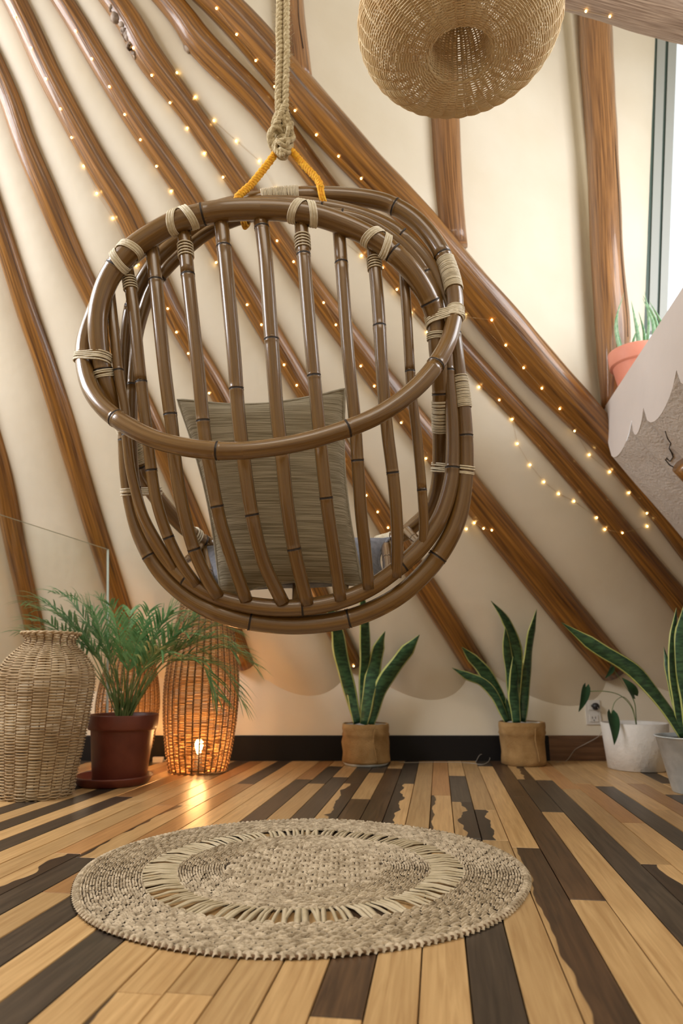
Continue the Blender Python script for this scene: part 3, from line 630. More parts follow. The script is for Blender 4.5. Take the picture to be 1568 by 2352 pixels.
# --- cushions
def cushion(name, c4, th, mats, label, nu=26, pin=.10, n=None, piping=True, bow=0):
    A, B, C, D = c4    # top-left, top-right, bottom-right, bottom-left
    nrm = (B-A).cross(D-A).normalized()
    if nrm.y > 0: nrm = -nrm
    r = thing(name, label, 'cushion', (C+D)/2)
    def S(u, v, s):
        e = pin; uu = u+e*math.sin(PI*v)*(1-2*u)*.5; vv = v+e*math.sin(PI*u)*(1-2*v)*.5
        q = (A.lerp(B, uu)).lerp(D.lerp(C, uu), vv)
        h = max(0, (16*u*(1-u)*v*(1-v)))**.42
        wr = noise.noise(Vector((u*5, v*5, s*3)))*.006*(1-h*.3)
        return q+nrm*(s*th/2*h+wr+bow*math.sin(PI*v))
    b = MB(); b.grid(lambda u, v: S(u, v, 1), nu, nu); b.grid(lambda u, v: S(u, v, -1), nu, nu, mi=1); b.build('cover', mats, r)
    if piping:
        pts = [S(i/40, 0, 0) for i in range(40)]+[S(1, i/40, 0) for i in range(40)]+[S(1-i/40, 1, 0) for i in range(40)]+[S(0, 1-i/40, 0) for i in range(40)]
        k = MB(); k.tube(pts, .0042, 6, closed=True); k.build('piping', mats[-1], r)
    return r
cushion('tan_cushion', (W(408, 918, 1.80), W(792, 893, 1.80), W(832, 1345, 1.90), W(508, 1374, 1.90)), .15, [M_cush, M_cushside], 'tan finely striped square cushion standing inside the hanging chair against its spindles')
cushion('grey_cushion', (W(440, 1262, 2.12), W(895, 1236, 2.12), W(890, 1338, 1.93), W(448, 1352, 1.93)), .10, [M_grey, M_grey], 'grey cushion lying flat on the hanging chair seat, mostly hidden by the tan one')

# --- ropes
RX = W(648, 300, 1.69); 
def twisted(b, path, R0, r, strands, pitch, sides=7, n=None):
    L = sum((path[i+1]-path[i]).length for i in range(len(path)-1)); n = n or max(8, int(L/.006)); S = spline(path, n)
    for s in range(strands):
        pts = []
        u = None
        for i in range(n):
            t = (S[min(n-1, i+1)]-S[max(0, i-1)]).normalized(); up = Vector((0, 1, 0)); u = t.cross(up).normalized(); w = t.cross(u)
            a = 2*PI*s/strands+2*PI*(L*i/n)/pitch; pts.append(S[i]+u*math.cos(a)*R0+w*math.sin(a)*R0)
        b.tube(pts, r, sides)
rope = thing('jute_rope', 'thick natural jute rope hanging from above and knotted over the chair', 'rope', W(645, 360, 1.69))
m = mpx(RX); b = MB()
for dx, ph in ((-8, 0), (8, 1.3)):
    twisted(b, [Vector((W(650+dx, 0, 1.69).x, 1.69, 3.5)), W(650+dx, 0, 1.69), W(650+dx, 120, 1.69), W(647+dx, 215, 1.69), W(648+dx*.9, 262, 1.69)], 4*m, 5.2*m, 3, .055)
b.build('hanging_strands', M_jute, rope)
b = MB()
def tk(c, a, h, r, p, q, n=150, ph=0, dp=.7):
    pts = []
    for i in range(n):
        t = 2*PI*i/n; rr = 1+.38*math.cos(q*t+ph); pts.append(c+Vector((a*rr*math.cos(p*t), a*dp*math.sin(q*t+ph)*1.2, h*rr*math.sin(p*t))))
    return pts
for (cx, cy, a, h, p, q) in ((644, 316, 15, 23, 2, 3), (648, 285, 11, 14, 2, 5), (648, 338, 10, 13, 2, 3)):
    K = tk(W(cx, cy, 1.69), a*m*1.4, h*m*1.25, 0, p, q); b.tube(K, 6.6*m, 8, closed=True)
    K2 = tk(W(cx+2, cy+3, 1.68), a*m*1.2, h*m*1.05, 0, p, q, ph=1.0); b.tube(K2, 5.0*m, 8, closed=True)
twisted(b, [W(640, 262, 1.68), W(655, 275, 1.665), W(668, 300, 1.68), W(662, 330, 1.69), W(650, 352, 1.675)], 3.5*m, 4.6*m, 3, .04)
twisted(b, [W(652, 245, 1.675), W(640, 275, 1.66), W(625, 305, 1.67), W(630, 340, 1.68), W(650, 358, 1.67)], 3.5*m, 4.6*m, 3, .04)
b.build('knot', M_jute, rope)
b = MB()
for i in range(190):
    y = R(0, 262); s = random.choice((-1, 1)); x = 650+s*R(8, 15); p = W(x, y, 1.69+R(-.01, .01)); e = p+Vector((s*R(.004, .018), R(-.008, .008), R(-.012, .012)))
    b.tube([p, (p+e)/2+Vector((0, 0, R(-.003, .003))), e], .0004, 3, caps=False)
b.build('fuzz', M_jute, rope, kind='stuff')
yr = thing('yellow_cord', 'bright yellow braided cord sling between the jute knot and the chair', 'rope', W(640, 350, 1.69))
def braid(path, R0, r, pitch): b = MB(); twisted(b, path, R0, r, 3, pitch); return b
b = braid([W(638, 338, 1.69), W(628, 358, 1.69), W(600, 395, 1.685), W(575, 425, 1.68), W(548, 450, 1.665), W(543, 462, 1.67)], 4*m, 5.4*m, .028); b.build('cord', M_yellow, yr)
b = braid([W(655, 335, 1.69), W(672, 350, 1.69), W(700, 382, 1.685), W(728, 412, 1.68), W(737, 434, 1.672)], 4*m, 5.4*m, .028); b.build('cord', M_yellow, yr)
b = MB()
for k in range(3): b.tube(spline([W(730+k*5, 428, 1.67), W(734+k*5, 450, 1.664), W(742+k*4, 470, 1.672)], 10), 3*m, 6)
b.tube(spline([W(745, 470, 1.672), W(738, 492, 1.76), W(728, 455, 1.78), W(732, 430, 1.70)], 16), 4*m, 6); b.build('loop', M_yellow, yr)
b = MB()
b.tube(spline([W(543, 458, 1.665), W(552, 490, 1.65), W(560, 522, 1.66), W(566, 514, 1.70), W(556, 470, 1.76), W(545, 448, 1.74)], 22), 4.5*m, 6)
b.tube(spline([W(549, 458, 1.665), W(558, 492, 1.655), W(567, 520, 1.66), W(573, 510, 1.70)], 14), 3.5*m, 6); b.build('loop', M_yellow, yr)

# ================================================================== WICKER
def wicker(parent, prof, nst, pitch, rad, amp, m, name='weave', n_per=6, jit=.12, zaxis=None, mstake=M_stake, sides=5, pair=1, stake_r=None):
    """prof: list of (r,z) local; rows of strands weaving in front of and behind nst stakes"""
    S = spline([Vector((r, 0, z)) for r, z in prof], 400)
    L = sum((S[i+1]-S[i]).length for i in range(399)); rows = int(L/pitch); rg = random.Random(len(prof)*7+nst)
    org = Vector(parent.location)
    n = nst*n_per; phi = np.arange(n)*2*PI/n; th = np.arange(sides)*2*PI/sides; V = []; Fc = []
    for k in range(rows):
        f = (k+.5)/rows*398; i = int(f); p = S[i].lerp(S[i+1], f-i); t = (S[i+1]-S[i]).normalized(); nx, nz = t.z, -t.x
        ph = PI*((k//pair) % 2)
        wv = np.cos(phi*nst/2+ph)
        a = amp*wv+rg.uniform(-jit, jit)*amp; jz = (np.sin(phi*rg.choice((2, 3, 5))+rg.uniform(0, 6))*pitch*.16)
        r = p.x+nx*a+t.x*jz; z = p.z+nz*a+t.z*jz; rr = rad*rg.uniform(.82, 1.12)
        R_ = r[:, None]+rr*np.cos(th)[None, :]; Z_ = z[:, None]+rr*np.sin(th)[None, :]
        X = org.x+R_*np.cos(phi)[:, None]; Y = org.y+R_*np.sin(phi)[:, None]; Zz = org.z+Z_
        V.append(np.stack([X, Y, Zz], -1).reshape(-1, 3))
        b0 = k*n*sides; ii = np.arange(n)[:, None]; jj = np.arange(sides)[None, :]; i2 = (ii+1) % n; j2 = (jj+1) % sides
        Fc.append(np.stack([b0+ii*sides+jj, b0+i2*sides+jj, b0+i2*sides+j2, b0+ii*sides+j2], -1).reshape(-1, 4))
    V = np.concatenate(V)-np.array(org); Fc = np.concatenate(Fc)
    me = bpy.data.meshes.new(name); me.from_pydata(V.tolist(), [], Fc.tolist()); me.materials.append(m); me.polygons.foreach_set('use_smooth', [True]*len(Fc))
    o = bpy.data.objects.new(name, me); COL.objects.link(o); o.parent = parent; o['kind'] = 'stuff'
    b = MB(); sr = stake_r or rad*1.1
    for s in range(nst):
        a = 2*PI*(s+.5)/nst; Q = [org+Vector((q.x*math.cos(a), q.x*math.sin(a), q.z)) for q in spline([Vector((r, 0, z)) for r, z in prof], 26)]
        b.tube(Q, sr, 4)
    b.build('stakes', mstake, parent, kind='stuff'); return o
def px_base(px, py, back=0):   # floor point under a pixel, moved back by a radius
    p = WF(px, py); y = min(p.y+back, YW-.022-back); q = W(px, py-50, y); return Vector((q.x, y, 0))
def rimring(parent, r, z, rad, m, name='rim', tw=2):
    b = MB(); org = Vector(parent.location)
    for s in range(tw):
        pts = []
        for i in range(120):
            a = 2*PI*i/120; q = 26*a/2+s*PI; pts.append(org+Vector(((r+rad*.7*math.cos(q))*math.cos(a), (r+rad*.7*math.cos(q))*math.sin(a), z+rad*.7*math.sin(q))))
        b.tube(pts, rad, 6, closed=True)
    b.build(name, m, parent)
# tall vase at the left
pv = px_base(84, 1846, .15); s = mpx(pv)
def zat(p, py): d = ray(784, py); return CH+(d.z/d.y)*p.y
vase = thing('wicker_vase', 'tall pale wicker floor vase with flared neck at the left edge of the picture', 'vase', pv)
yz = [(1838, 76), (1780, 84), (1700, 95), (1620, 104), (1560, 108), (1525, 98), (1500, 78), (1482, 58), (1468, 55), (1455, 66)]
wicker(vase, [(40*s, .004)]+[(r*s, max(.004, zat(pv, y))) for y, r in yz], 20, .0054, .0024, .0046, M_wickg, n_per=8)
rimring(vase, 66*s, zat(pv, 1455), .004, M_wickg)
# two lamps
def wlamp(px, py, back, yz, label, power, nst=26):
    p = px_base(px, py, back); s = mpx(p)
    l = thing('wicker_lamp', label, 'lamp', p, 'tall wicker floor lamps'); pr = [(r*s, max(.004, zat(p, y))) for y, r in yz]
    wicker(l, pr, 30, .0076, .0023, .0036, M_wickl, stake_r=.0036); rimring(l, pr[0][0], .006, .004, M_wickl); rimring(l, pr[-1][0], pr[-1][1], .004, M_wickl)
    b = MB(); bz = .115
    b.lathe([(.0001, bz-.04), (.010, bz-.036), (.011, bz-.028), (.017, bz-.01), (.020, bz+.006), (.017, bz+.020), (.009, bz+.028), (.0001, bz+.030)], 18, c=p); b.build('bulb', M_glow, l)
    b = MB(); b.lathe([(.0001, .002), (.045, .002), (.045, .012), (.02, .02), (.018, bz-.045), (.0001, bz-.045)], 18, c=p); b.build('socket', M_dark, l)
    lt = bpy.data.lights.new('lamp_glow', 'POINT'); lt.energy = power; lt.color = (1, .50, .17); lt.shadow_soft_size = .04
    o = bpy.data.objects.new('lamp_glow', lt); COL.objects.link(o); o.location = p+Vector((0, 0, bz+.01)); return l, p
lamp1, pl1 = wlamp(456, 1782, .13, [(1779, 64), (1740, 71), (1680, 80), (1620, 85), (1560, 85), (1500, 78), (1440, 68), (1400, 60), (1370, 56)], 'lit wicker floor lamp glowing orange, right of the potted palm', 11)
lamp2, pl2 = wlamp(287, 1763, .08, [(1762, 44), (1720, 58), (1670, 67), (1620, 71), (1570, 66), (1520, 54), (1480, 46)], 'wicker floor lamp hidden behind the dark red pot of the palm', 6)
# --- pendant
YP = 1.47; pc = W(1057, 126, YP)
pend = thing('wicker_pendant', 'round wicker pendant lampshade hanging at the top right, seen from below', 'pendant lamp', pc)
PR = [(.045, .150), (.066, .115), (.076, .070), (.080, .030), (.084, .006), (.098, -.006), (.135, -.012), (.18, -.006), (.225, .016), (.258, .052), (.272, .098), (.262, .146), (.225, .186), (.17, .212), (.10, .226), (.05, .230)]
wicker(pend, PR, 36, .0034, .0018, .0030, M_wick, n_per=5, jit=.22, pair=1, stake_r=.0026, mstake=M_wick, sides=4)
rimring(pend, .087, .0, .003, M_wick)
b = MB(); b.lathe([(.0001, .15), (.024, .152), (.026, .2), (.015, .235), (.0001, .24)], 16, c=pc); b.build('bulb_holder', M_dark, pend)
b = MB(); b.tube([pc+Vector((0, 0, .23)), pc+Vector((0, 0, 1.6))], .003, 6); b.build('cord', M_dark, pend)

# ================================================================== PLANTS
def pot(parent, base, pr, m, name='pot', n=36, soil=None, squash=None):
    b = MB(); b.lathe(pr, n, c=base); o = b.build(name, m, parent)
    if soil:
        r, z = soil; k = MB(); vs = [(0.0001, z+.004)]+[(r*q, z+.002*math.sin(q*20)) for q in (.25, .5, .75, 1)]; k.lathe(vs, 24, c=base)
        k.v = [v+Vector((0, 0, .005*noise.noise(v*60))) for v in k.v]; k.build('soil', M_soil, parent)
    return o
# palm
pp = px_base(262, 1812, .13); s = mpx(pp)
palm = thing('potted_palm', 'bushy green palm in a dark red pot between the wicker vase and lit lamp', 'plant', pp)
pc2 = Vector((WF(277, 1795).x*1.0, pp.y, 0)); pc2.x = W(274, 1790, pp.y).x
zt = zat(pp, 1640); zr = zat(pp, 1674)
pot(palm, pc2, [(.0001, .012), (58*s, .012), (60*s, .02), (71.5*s, zr-.004), (72*s, zr-.0005), (76.5*s, zr), (77.5*s, zr+.001), (79*s, zr+.01), (80*s, zt-.004), (79.5*s, zt-.0005), (78.5*s, zt), (75*s, zt), (74*s, zt-.002), (70*s, zt-.03), (66*s, zt-.04)], M_terr, soil=(69*s, zt-.03))
so = pot(palm, pp, [(.0001, .001), (76*s, .001), (80*s, .008), (88*s, .030), (88*s, .036), (84*s, .036), (76*s, .014), (.0001, .012)], M_terr, 'saucer')
rl = random.Random(21)
def strip(b, pts, wid, side, mi=0, fold=.25):
    n = len(pts); vs = []
    for i in range(n):
        t = (pts[min(n-1, i+1)]-pts[max(0, i-1)]).normalized(); sd = side-t*side.dot(t)
        sd = sd.normalized() if sd.length > 1e-6 else Vector((1, 0, 0)); nr = t.cross(sd); w = wid[i]
        vs += [pts[i]-sd*w+nr*w*fold, pts[i].copy(), pts[i]+sd*w+nr*w*fold]
    fs = []
    for i in range(n-1): fs += [(3*i, 3*i+1, 3*i+4, 3*i+3), (3*i+1, 3*i+2, 3*i+5, 3*i+4)]
    b.add(vs, fs, None, mi)
def frond(base, tip, lift, Lf, wmax, nl=22, start=.42):
    mid = base.lerp(tip, .5)+Vector((0, 0, lift)); m1 = base.lerp(mid, .55)+Vector((0, 0, lift*.35))
    S = spline([base, m1, mid, mid.lerp(tip, .6)+Vector((0, 0, lift*.35)), tip], 40); b = MB()
    b.tube(S, [.0032-.0026*i/39 for i in range(40)], 5, mi=1)
    for k in range(nl):
        f = start+(1-start)*(k+.5)/nl; i = min(38, int(f*39)); p = S[i]; t = (S[i+1]-S[i-1]).normalized()
        side = t.cross(Vector((0, 0, 1))); side = side.normalized() if side.length > .05 else Vector((1, 0, 0)); upv = side.cross(t)
        ln = Lf*(.55+.45*math.sin(PI*min(1, (f-start)/(1-start)*.85+.12)))*rl.uniform(.85, 1.1)
        for sg in (-1, 1):
            d = (t*rl.uniform(.75, 1.0)+side*sg*rl.uniform(.55, .75)+upv*rl.uniform(.05, .35)).normalized()
            q = [p, p+d*ln*.33, p+d*ln*.68+Vector((0, 0, -ln*.07)), p+d*ln+Vector((0, 0, -ln*.25))]
            q = spline(q, 6); w = wmax*rl.uniform(.8, 1.1); strip(b, q, [w*.4, w*.95, w, w*.8, w*.5, w*.05], d.cross(upv).normalized() if d.cross(upv).length > .1 else side)
    b.build('frond', [M_palm, M_palmstem], palm)
tips = [(45, 1450, -.05, .05), (60, 1385, .0, .10), (70, 1425, .12, .06), (120, 1362, .05, .08), (165, 1375, -.12, .07), (205, 1395, .1, .05), (250, 1385, -.15, .05), (300, 1400, .1, .04), (345, 1400, -.1, .05), (420, 1385, .02, .07), (500, 1402, -.03, .08), (540, 1450, .05, .10),
        (585, 1530, -.05, .13), (560, 1620, .0, .19), (500, 1600, -.12, .17), (430, 1455, -.15, .07), (380, 1500, -.18, .06), (150, 1480, -.12, .09), (330, 1450, -.2, .05), (470, 1500, .08, .1), (190, 1430, .05, .05), (90, 1400, -.08, .07), (130, 1410, .12, .06), (220, 1372, .02, .08), (400, 1410, -.1, .06), (450, 1425, .1, .08), (100, 1470, -.02, .1), (540, 1500, -.08, .13)]
for i, (x, y, dy, lf) in enumerate(tips):
    a = rl.uniform(0, 6.28); bs = pc2+Vector((math.cos(a)*.022, math.sin(a)*.022, zt-.03)); frond(bs, W(x, y, pc2.y+dy), lf+.03, .17 if abs(x-275) > 90 else .12, .0055 if abs(x-275) > 90 else .0045, nl=17, start=.48)
b = MB()
for i in range(34):
    a = rl.uniform(0, 6.28); p = pc2+Vector((math.cos(a)*.026, math.sin(a)*.026, zt-.03)); e = p+Vector((math.cos(a)*rl.uniform(.02, .10), math.sin(a)*rl.uniform(.02, .07), rl.uniform(.12, .26)))
    b.tube(spline([p, p.lerp(e, .5)+Vector((0, 0, .03)), e], 8), [.003, .0029, .0027, .0025, .0022, .0018, .0014, .0006], 5)
b.build('stalks', M_palmstem, palm)
# snake plants
def snakeleaf(parent, pts, wpx, Y, name='leaf', curl=0, yaw=0):
    """pts px base->tip, wpx max half width, Y depth at base, curl depth change at the tip"""
    n = len(pts); C = [W(x, y, min(Y+curl*(i/(n-1))**1.5, WR(x, y).y-.19)) for i, (x, y) in enumerate(pts)]; N = 26; S = spline(C, N); mm = mpx(C[0]); b = MB(); vs = []
    vw = Vector((math.sin(yaw), -math.cos(yaw), 0)); K = 10
    for i in range(N):
        t = (S[min(N-1, i+1)]-S[max(0, i-1)]).normalized(); f = i/(N-1); yw = yaw+.5*math.sin(f*4+pts[0][0]); vv = Vector((math.sin(yw)*.8, -1, 0)).normalized()
        sd = t.cross(vv).normalized(); nr = sd.cross(t); w = wpx*mm*(.42+.58*math.sin(PI*min(1, f*.80+.12))**1.0)*(1 if f < .8 else max(.02, (1-(f-.8)/.2))**.7)*(1+.05*math.sin(f*19+pts[0][1]))
        th = .0028*(1-.6*f)
        for k in range(K):
            a = 2*PI*k/K; c = math.cos(a); vs.append(S[i]+sd*w*c+nr*(th*math.sin(a)-w*.28*c*c))
    fs = []; ms = []
    for i in range(N-1):
        for k in range(K):
            fs.append((i*K+k, i*K+(k+1) % K, (i+1)*K+(k+1) % K, (i+1)*K+k)); ms.append(1 if k in (0, K-1, K//2, K//2-1) else 0)
    fs.append(tuple(range(K))[::-1]); ms.append(0); b.add(vs, fs, None, ms); b.build(name, [M_leafd, M_leafy], parent)
def burlap_pot(px, py, back, rb_, rt, ytop, label, tilt=0, saucer=False):
    p = px_base(px, py, back); s = mpx(p); t = thing('potted_snake_plant', label, 'plant', p, 'snake plants in burlap pots'); z = zat(p, ytop); b = MB(); sq = .0; n = 44
    base = .012 if saucer else .0
    pr = [(rb_*.92, base), (rb_*1.0, base+.006), (rb_*1.0, z*.12), (rb_*.965, z*.3), (rb_*.985, z*.55), (rt*.985, z*.70), (rt*1.03, z*.74), (rt*1.0, z*.80), (rt*1.02, z*.9), (rt*1.0, z), (rt*.95, z+.002), (rt*.93, z-.012), (rt*.9, z-.03)]
    b.lathe([(r*s, h) for r, h in pr], n, c=p)
    b.v = [v+Vector(((v.x-p.x), (v.y-p.y), 0))*(.06*noise.noise(Vector((math.atan2(v.y-p.y, v.x-p.x)*1.5, v.z*14, px*.1))))+Vector((0, 0, .003*noise.noise(v*25) if v.z > .03 else 0)) for v in b.v]
    wrap = b.build('burlap_wrap', M_burlap, t)
    k = MB(); q = p+Vector((rt*s*.25, -rt*s*.985, 0)); k.tube(spline([q+Vector((.01, .0, z*.9)), q+Vector((.004, -.003, z*.6)), q+Vector((.014, .0, z*.35)), q+Vector((.02, .002, .02))], 12), [.002+.0022*abs(math.sin(i*1.3)) for i in range(12)], 6); k.build('seam', M_burlap, wrap)
    k = MB(); k.lathe([(rt*s*.93, z-.004), (rt*s*.915, z-.004), (rt*s*.90, z-.03)], 30, c=p); k.build('pot_rim', M_white, t)
    k = MB(); k.lathe([(.0001, z-.016), (rt*s*.4, z-.018), (rt*s*.9, z-.02)], 24, c=p); k.v = [v+Vector((0, 0, .005*noise.noise(v*60))) for v in k.v]; k.build('soil', M_soil, t)
    if saucer:
        k = MB(); k.lathe([(.0001, .0), (rb_*s*.86, .0), (rb_*s*.94, .012), (rb_*s*.9, .013), (.0001, .008)], 30, c=p); k.build('saucer', M_galv, t)
    return t, p
t1, p1 = burlap_pot(840, 1764, .12, 56, 54, 1662, 'snake plant in burlap-wrapped pot, directly below the hanging chair', saucer=True)
for pts, w, cu, yw in (([(821, 1662), (803, 1590), (783, 1505), (775, 1445), (757, 1400), (728, 1376)], 17, .02, .2), ([(835, 1662), (837, 1570), (840, 1500), (838, 1430), (834, 1390), (828, 1345)], 14, .06, 0), ([(834, 1664), (846, 1590), (860, 1530), (872, 1480), (884, 1450)], 17, -.04, -.3),
                       ([(848, 1664), (868, 1600), (888, 1560), (925, 1508), (963, 1458)], 19, -.02, .1), ([(817, 1662), (808, 1610), (800, 1560), (797, 1525)], 9, .05, .3), ([(838, 1662), (832, 1600), (826, 1560)], 7, .03, 0)):
    snakeleaf(t1, pts, w, p1.y-.01 if cu < 0 else p1.y+.01, curl=cu, yaw=yw)
t2, p2 = burlap_pot(1200, 1756, .12, 51, 53, 1658, 'snake plant in burlap-wrapped pot left of the wall socket')
for pts, w, cu, yw in (([(1165, 1658), (1138, 1601), (1109, 1568), (1072, 1552), (1038, 1534)], 11, -.03, .3), ([(1170, 1656), (1143, 1590), (1109, 1539), (1080, 1508), (1060, 1486)], 15, .0, .0), ([(1185, 1656), (1183, 1590), (1188, 1520), (1179, 1465), (1158, 1418), (1127, 1380)], 13, .03, -.2),
                       ([(1186, 1660), (1181, 1600), (1182, 1550), (1178, 1508)], 14, -.05, .2), ([(1199, 1658), (1207, 1575), (1217, 1485), (1226, 1430), (1232, 1399)], 13, .0, .1), ([(1178, 1654), (1172, 1560), (1164, 1490), (1161, 1432)], 11, .05, 0), ([(1172, 1656), (1165, 1620), (1162, 1602)], 5, .0, 0)):
    snakeleaf(t2, pts, w, p2.y-.01 if cu < 0 else p2.y+.01, curl=cu, yaw=yw)
# galvanised pot with big snake plant at the right edge
p3 = px_base(1605, 1832, .10); s = mpx(p3); z3 = zat(p3, 1690)
t3 = thing('potted_snake_plant', 'snake plant with one long leaning leaf in a grey metal pot at the right edge', 'plant', p3)
pot(t3, p3, [(.0001, .0), (58*s, 0), (60*s, .004), (84*s, z3-.006), (88*s, z3-.004), (88*s, z3), (83*s, z3), (80*s, z3-.02)], M_galv, soil=(81*s, z3-.016))
for pts, w, cu, yw in (([(1572, 1696), (1540, 1640), (1500, 1588), (1465, 1548), (1430, 1522), (1385, 1496), (1340, 1466), (1289, 1430)], 18, -.02, 0), ([(1570, 1696), (1556, 1610), (1545, 1520), (1549, 1450), (1553, 1396)], 14, .0, .2), ([(1585, 1696), (1578, 1600), (1566, 1500), (1568, 1440), (1572, 1385)], 19, -.04, 0),
                       ([(1566, 1690), (1548, 1600), (1535, 1540), (1524, 1486)], 9, .03, 0), ([(1610, 1696), (1625, 1580), (1640, 1460), (1650, 1380)], 18, .0, 0)):
    snakeleaf(t3, pts, w, p3.y, curl=cu, yaw=yw)
# white pot with arrow-leaved plant
p4 = px_base(1462, 1777, .155); s = mpx(p4); z4 = zat(p4, 1660)
t4 = thing('potted_arrowleaf', 'small plant with drooping arrow-shaped leaves in a wide white ceramic pot', 'plant', p4)
pot(t4, p4, [(.0001, 0), (62*s, 0), (66*s, .004), (74*s, z4), (71*s, z4+.002), (68*s, z4-.005), (66*s, z4-.04)], M_white, soil=(67*s, z4-.022))
def heart(parent, base, tip, w, m=M_aloc, bend=.01):
    ax = tip-base; L = ax.length; t = ax.normalized(); sd = t.cross(Vector((.3, -1, .1)).normalized()).normalized(); nr = sd.cross(t); b = MB(); vs = []; N = 12
    for i in range(N):
        f = i/(N-1); ww = w*(math.sin(PI*min(1, f**.55*.98+.02))**.8)*(1-.25*f)
        c = base+ax*f+nr*bend*math.sin(PI*f)
        if i == 0: ww = w*.35
        for k, q in enumerate((-1, -.55, 0, .55, 1)): vs.append(c+sd*ww*q-t*(L*.16*abs(q)*(1-f)**3)+nr*(.25*ww*(abs(q)))+(Vector((0, 0, 0))))
    b.add(vs, [(i*5+k, i*5+k+1, (i+1)*5+k+1, (i+1)*5+k) for i in range(N-1) for k in range(4)])
    o = b.build('leaf', m, parent); return o
def stem(parent, P, Y, r=.0022):
    b = MB(); S = spline([W(x, y, Y+dz) for x, y, dz in P], 24); b.tube(S, r, 6); b.build('stem', M_palmstem, parent); return S[-1]
e = stem(t4, [(1461, 1664, 0), (1450, 1625, -.01), (1425, 1598, -.02), (1390, 1588, -.03), (1349, 1588, -.03)], p4.y); heart(t4, e+Vector((-.008, 0, .02)), W(1328, 1636, p4.y-.03), .026)
e = stem(t4, [(1461, 1664, 0), (1458, 1620, .0), (1450, 1598, -.01)], p4.y); heart(t4, W(1456, 1596, p4.y-.01), W(1427, 1556, p4.y-.03), .030)
e = stem(t4, [(1460, 1664, 0), (1452, 1625, -.02), (1432, 1601, -.05), (1412, 1612, -.09), (1403, 1640, -.11)], p4.y, .0016); heart(t4, e, W(1410, 1712, p4.y-.14), .034)
e = stem(t4, [(1461, 1664, 0), (1456, 1610, .03), (1430, 1570, .04), (1405, 1532, .03)], p4.y, .0012); heart(t4, e, W(1389, 1558, p4.y+.0), .016)
# aloe on the sill
ed = onface(1419, 888); ctrx = W(1465, 850, ed.y+.02).x; ra = ctrx-W(1400, 812, ed.y+.02).x; pa_ = Vector((ctrx, ed.y+.02, ZS)); hh = W(1419, 806, ed.y).z-ZS
t5 = thing('potted_aloe', 'aloe with pale green spiky leaves in a salmon terracotta pot on the window sill', 'plant', pa_)
pot(t5, pa_, [(.0001, 0), (ra*.72, 0), (ra*.73, .004), (ra*.88, hh*.60), (ra*.885, hh*.61), (ra*.98, hh*.62), (ra*.99, hh*.64), (ra*1.02, hh-.003), (ra*1.015, hh), (ra*.95, hh), (ra*.92, hh*.9)], M_terr2, soil=(ra*.93, hh*.93))
for (x0, x1, y1, w, dy) in ((1425, 1433, 672, 4.5, .0), (1440, 1420, 700, 3, .03), (1450, 1470, 740, 5, .02), (1462, 1449, 690, 6, -.03), (1472, 1466, 715, 5, -.02), (1478, 1480, 668, 5, .0), (1488, 1475, 684, 6, -.03), (1500, 1476, 678, 7, .01), (1508, 1490, 690, 6, .02)):
    q0 = Vector((W(x0, 800, pa_.y).x, pa_.y+dy, pa_.z+hh*.9)); q2 = W(x1, y1, pa_.y+dy*2); q1 = q0.lerp(q2, .5)+Vector(((q0.x-pa_.x)*.5, 0, 0)); mm = mpx(q0)
    b = MB(); b.tube(spline([q0, q1, q2], 12), [w*mm*1.6*(1-(i/11)**1.4*.97) for i in range(12)], 7, flat=.5); b.build('leaf', M_aloe, t5)

# ================================================================== RUG
near = WF(690, 2206); farp = WF(700, 1886); rc = Vector((0, (near.y+farp.y)/2, 0)); ry = (farp.y-near.y)/2
xl = W(160, 2040, WF(160, 2040).y).x; xr = WF(1218, 2040).x; rc.x = (xl+xr)/2; rx = (xr-xl)/2*1.045
rug = thing('round_rug', 'large round woven straw rug with an openwork ring, on the plank floor', 'rug', rc)
print('RUG', rc, rx, ry, 'YW', YW, 'ZS', ZS, 'A0', A0, 'E0', E0, 'E1', E1, 'foot', foot)
rr_ = random.Random(9)
RA = [math.sin(k*1.7)*.004 for k in range(8)]
def rq(r, a): # irregular round outline
    k = 1+.006*math.sin(3*a+1)+.005*math.sin(5*a)+.004*math.sin(8*a+2)
    return Vector((rc.x+rx*r*k*math.cos(a), rc.y+ry*r*k*math.sin(a), 0))
def lump(b, c, t, n_, L, w, h, lift=0):
    """one flattened strand bump: length L along t, width w along n_"""
    vs = []; up = Vector((0, 0, 1))
    for (f, q) in ((-.5, .45), (-.25, .92), (0, 1), (.25, .92), (.5, .45)):
        for (g, k) in ((-1, 0), (-.62, .75), (0, 1), (.62, .75), (1, 0)):
            vs.append(c+t*(f*L)+n_*(g*w*.5*(.75+.25*q))+up*(lift+h*k*q))
    b.add(vs, [(i*5+k, i*5+k+1, (i+1)*5+k+1, (i+1)*5+k) for i in range(4) for k in range(4)])
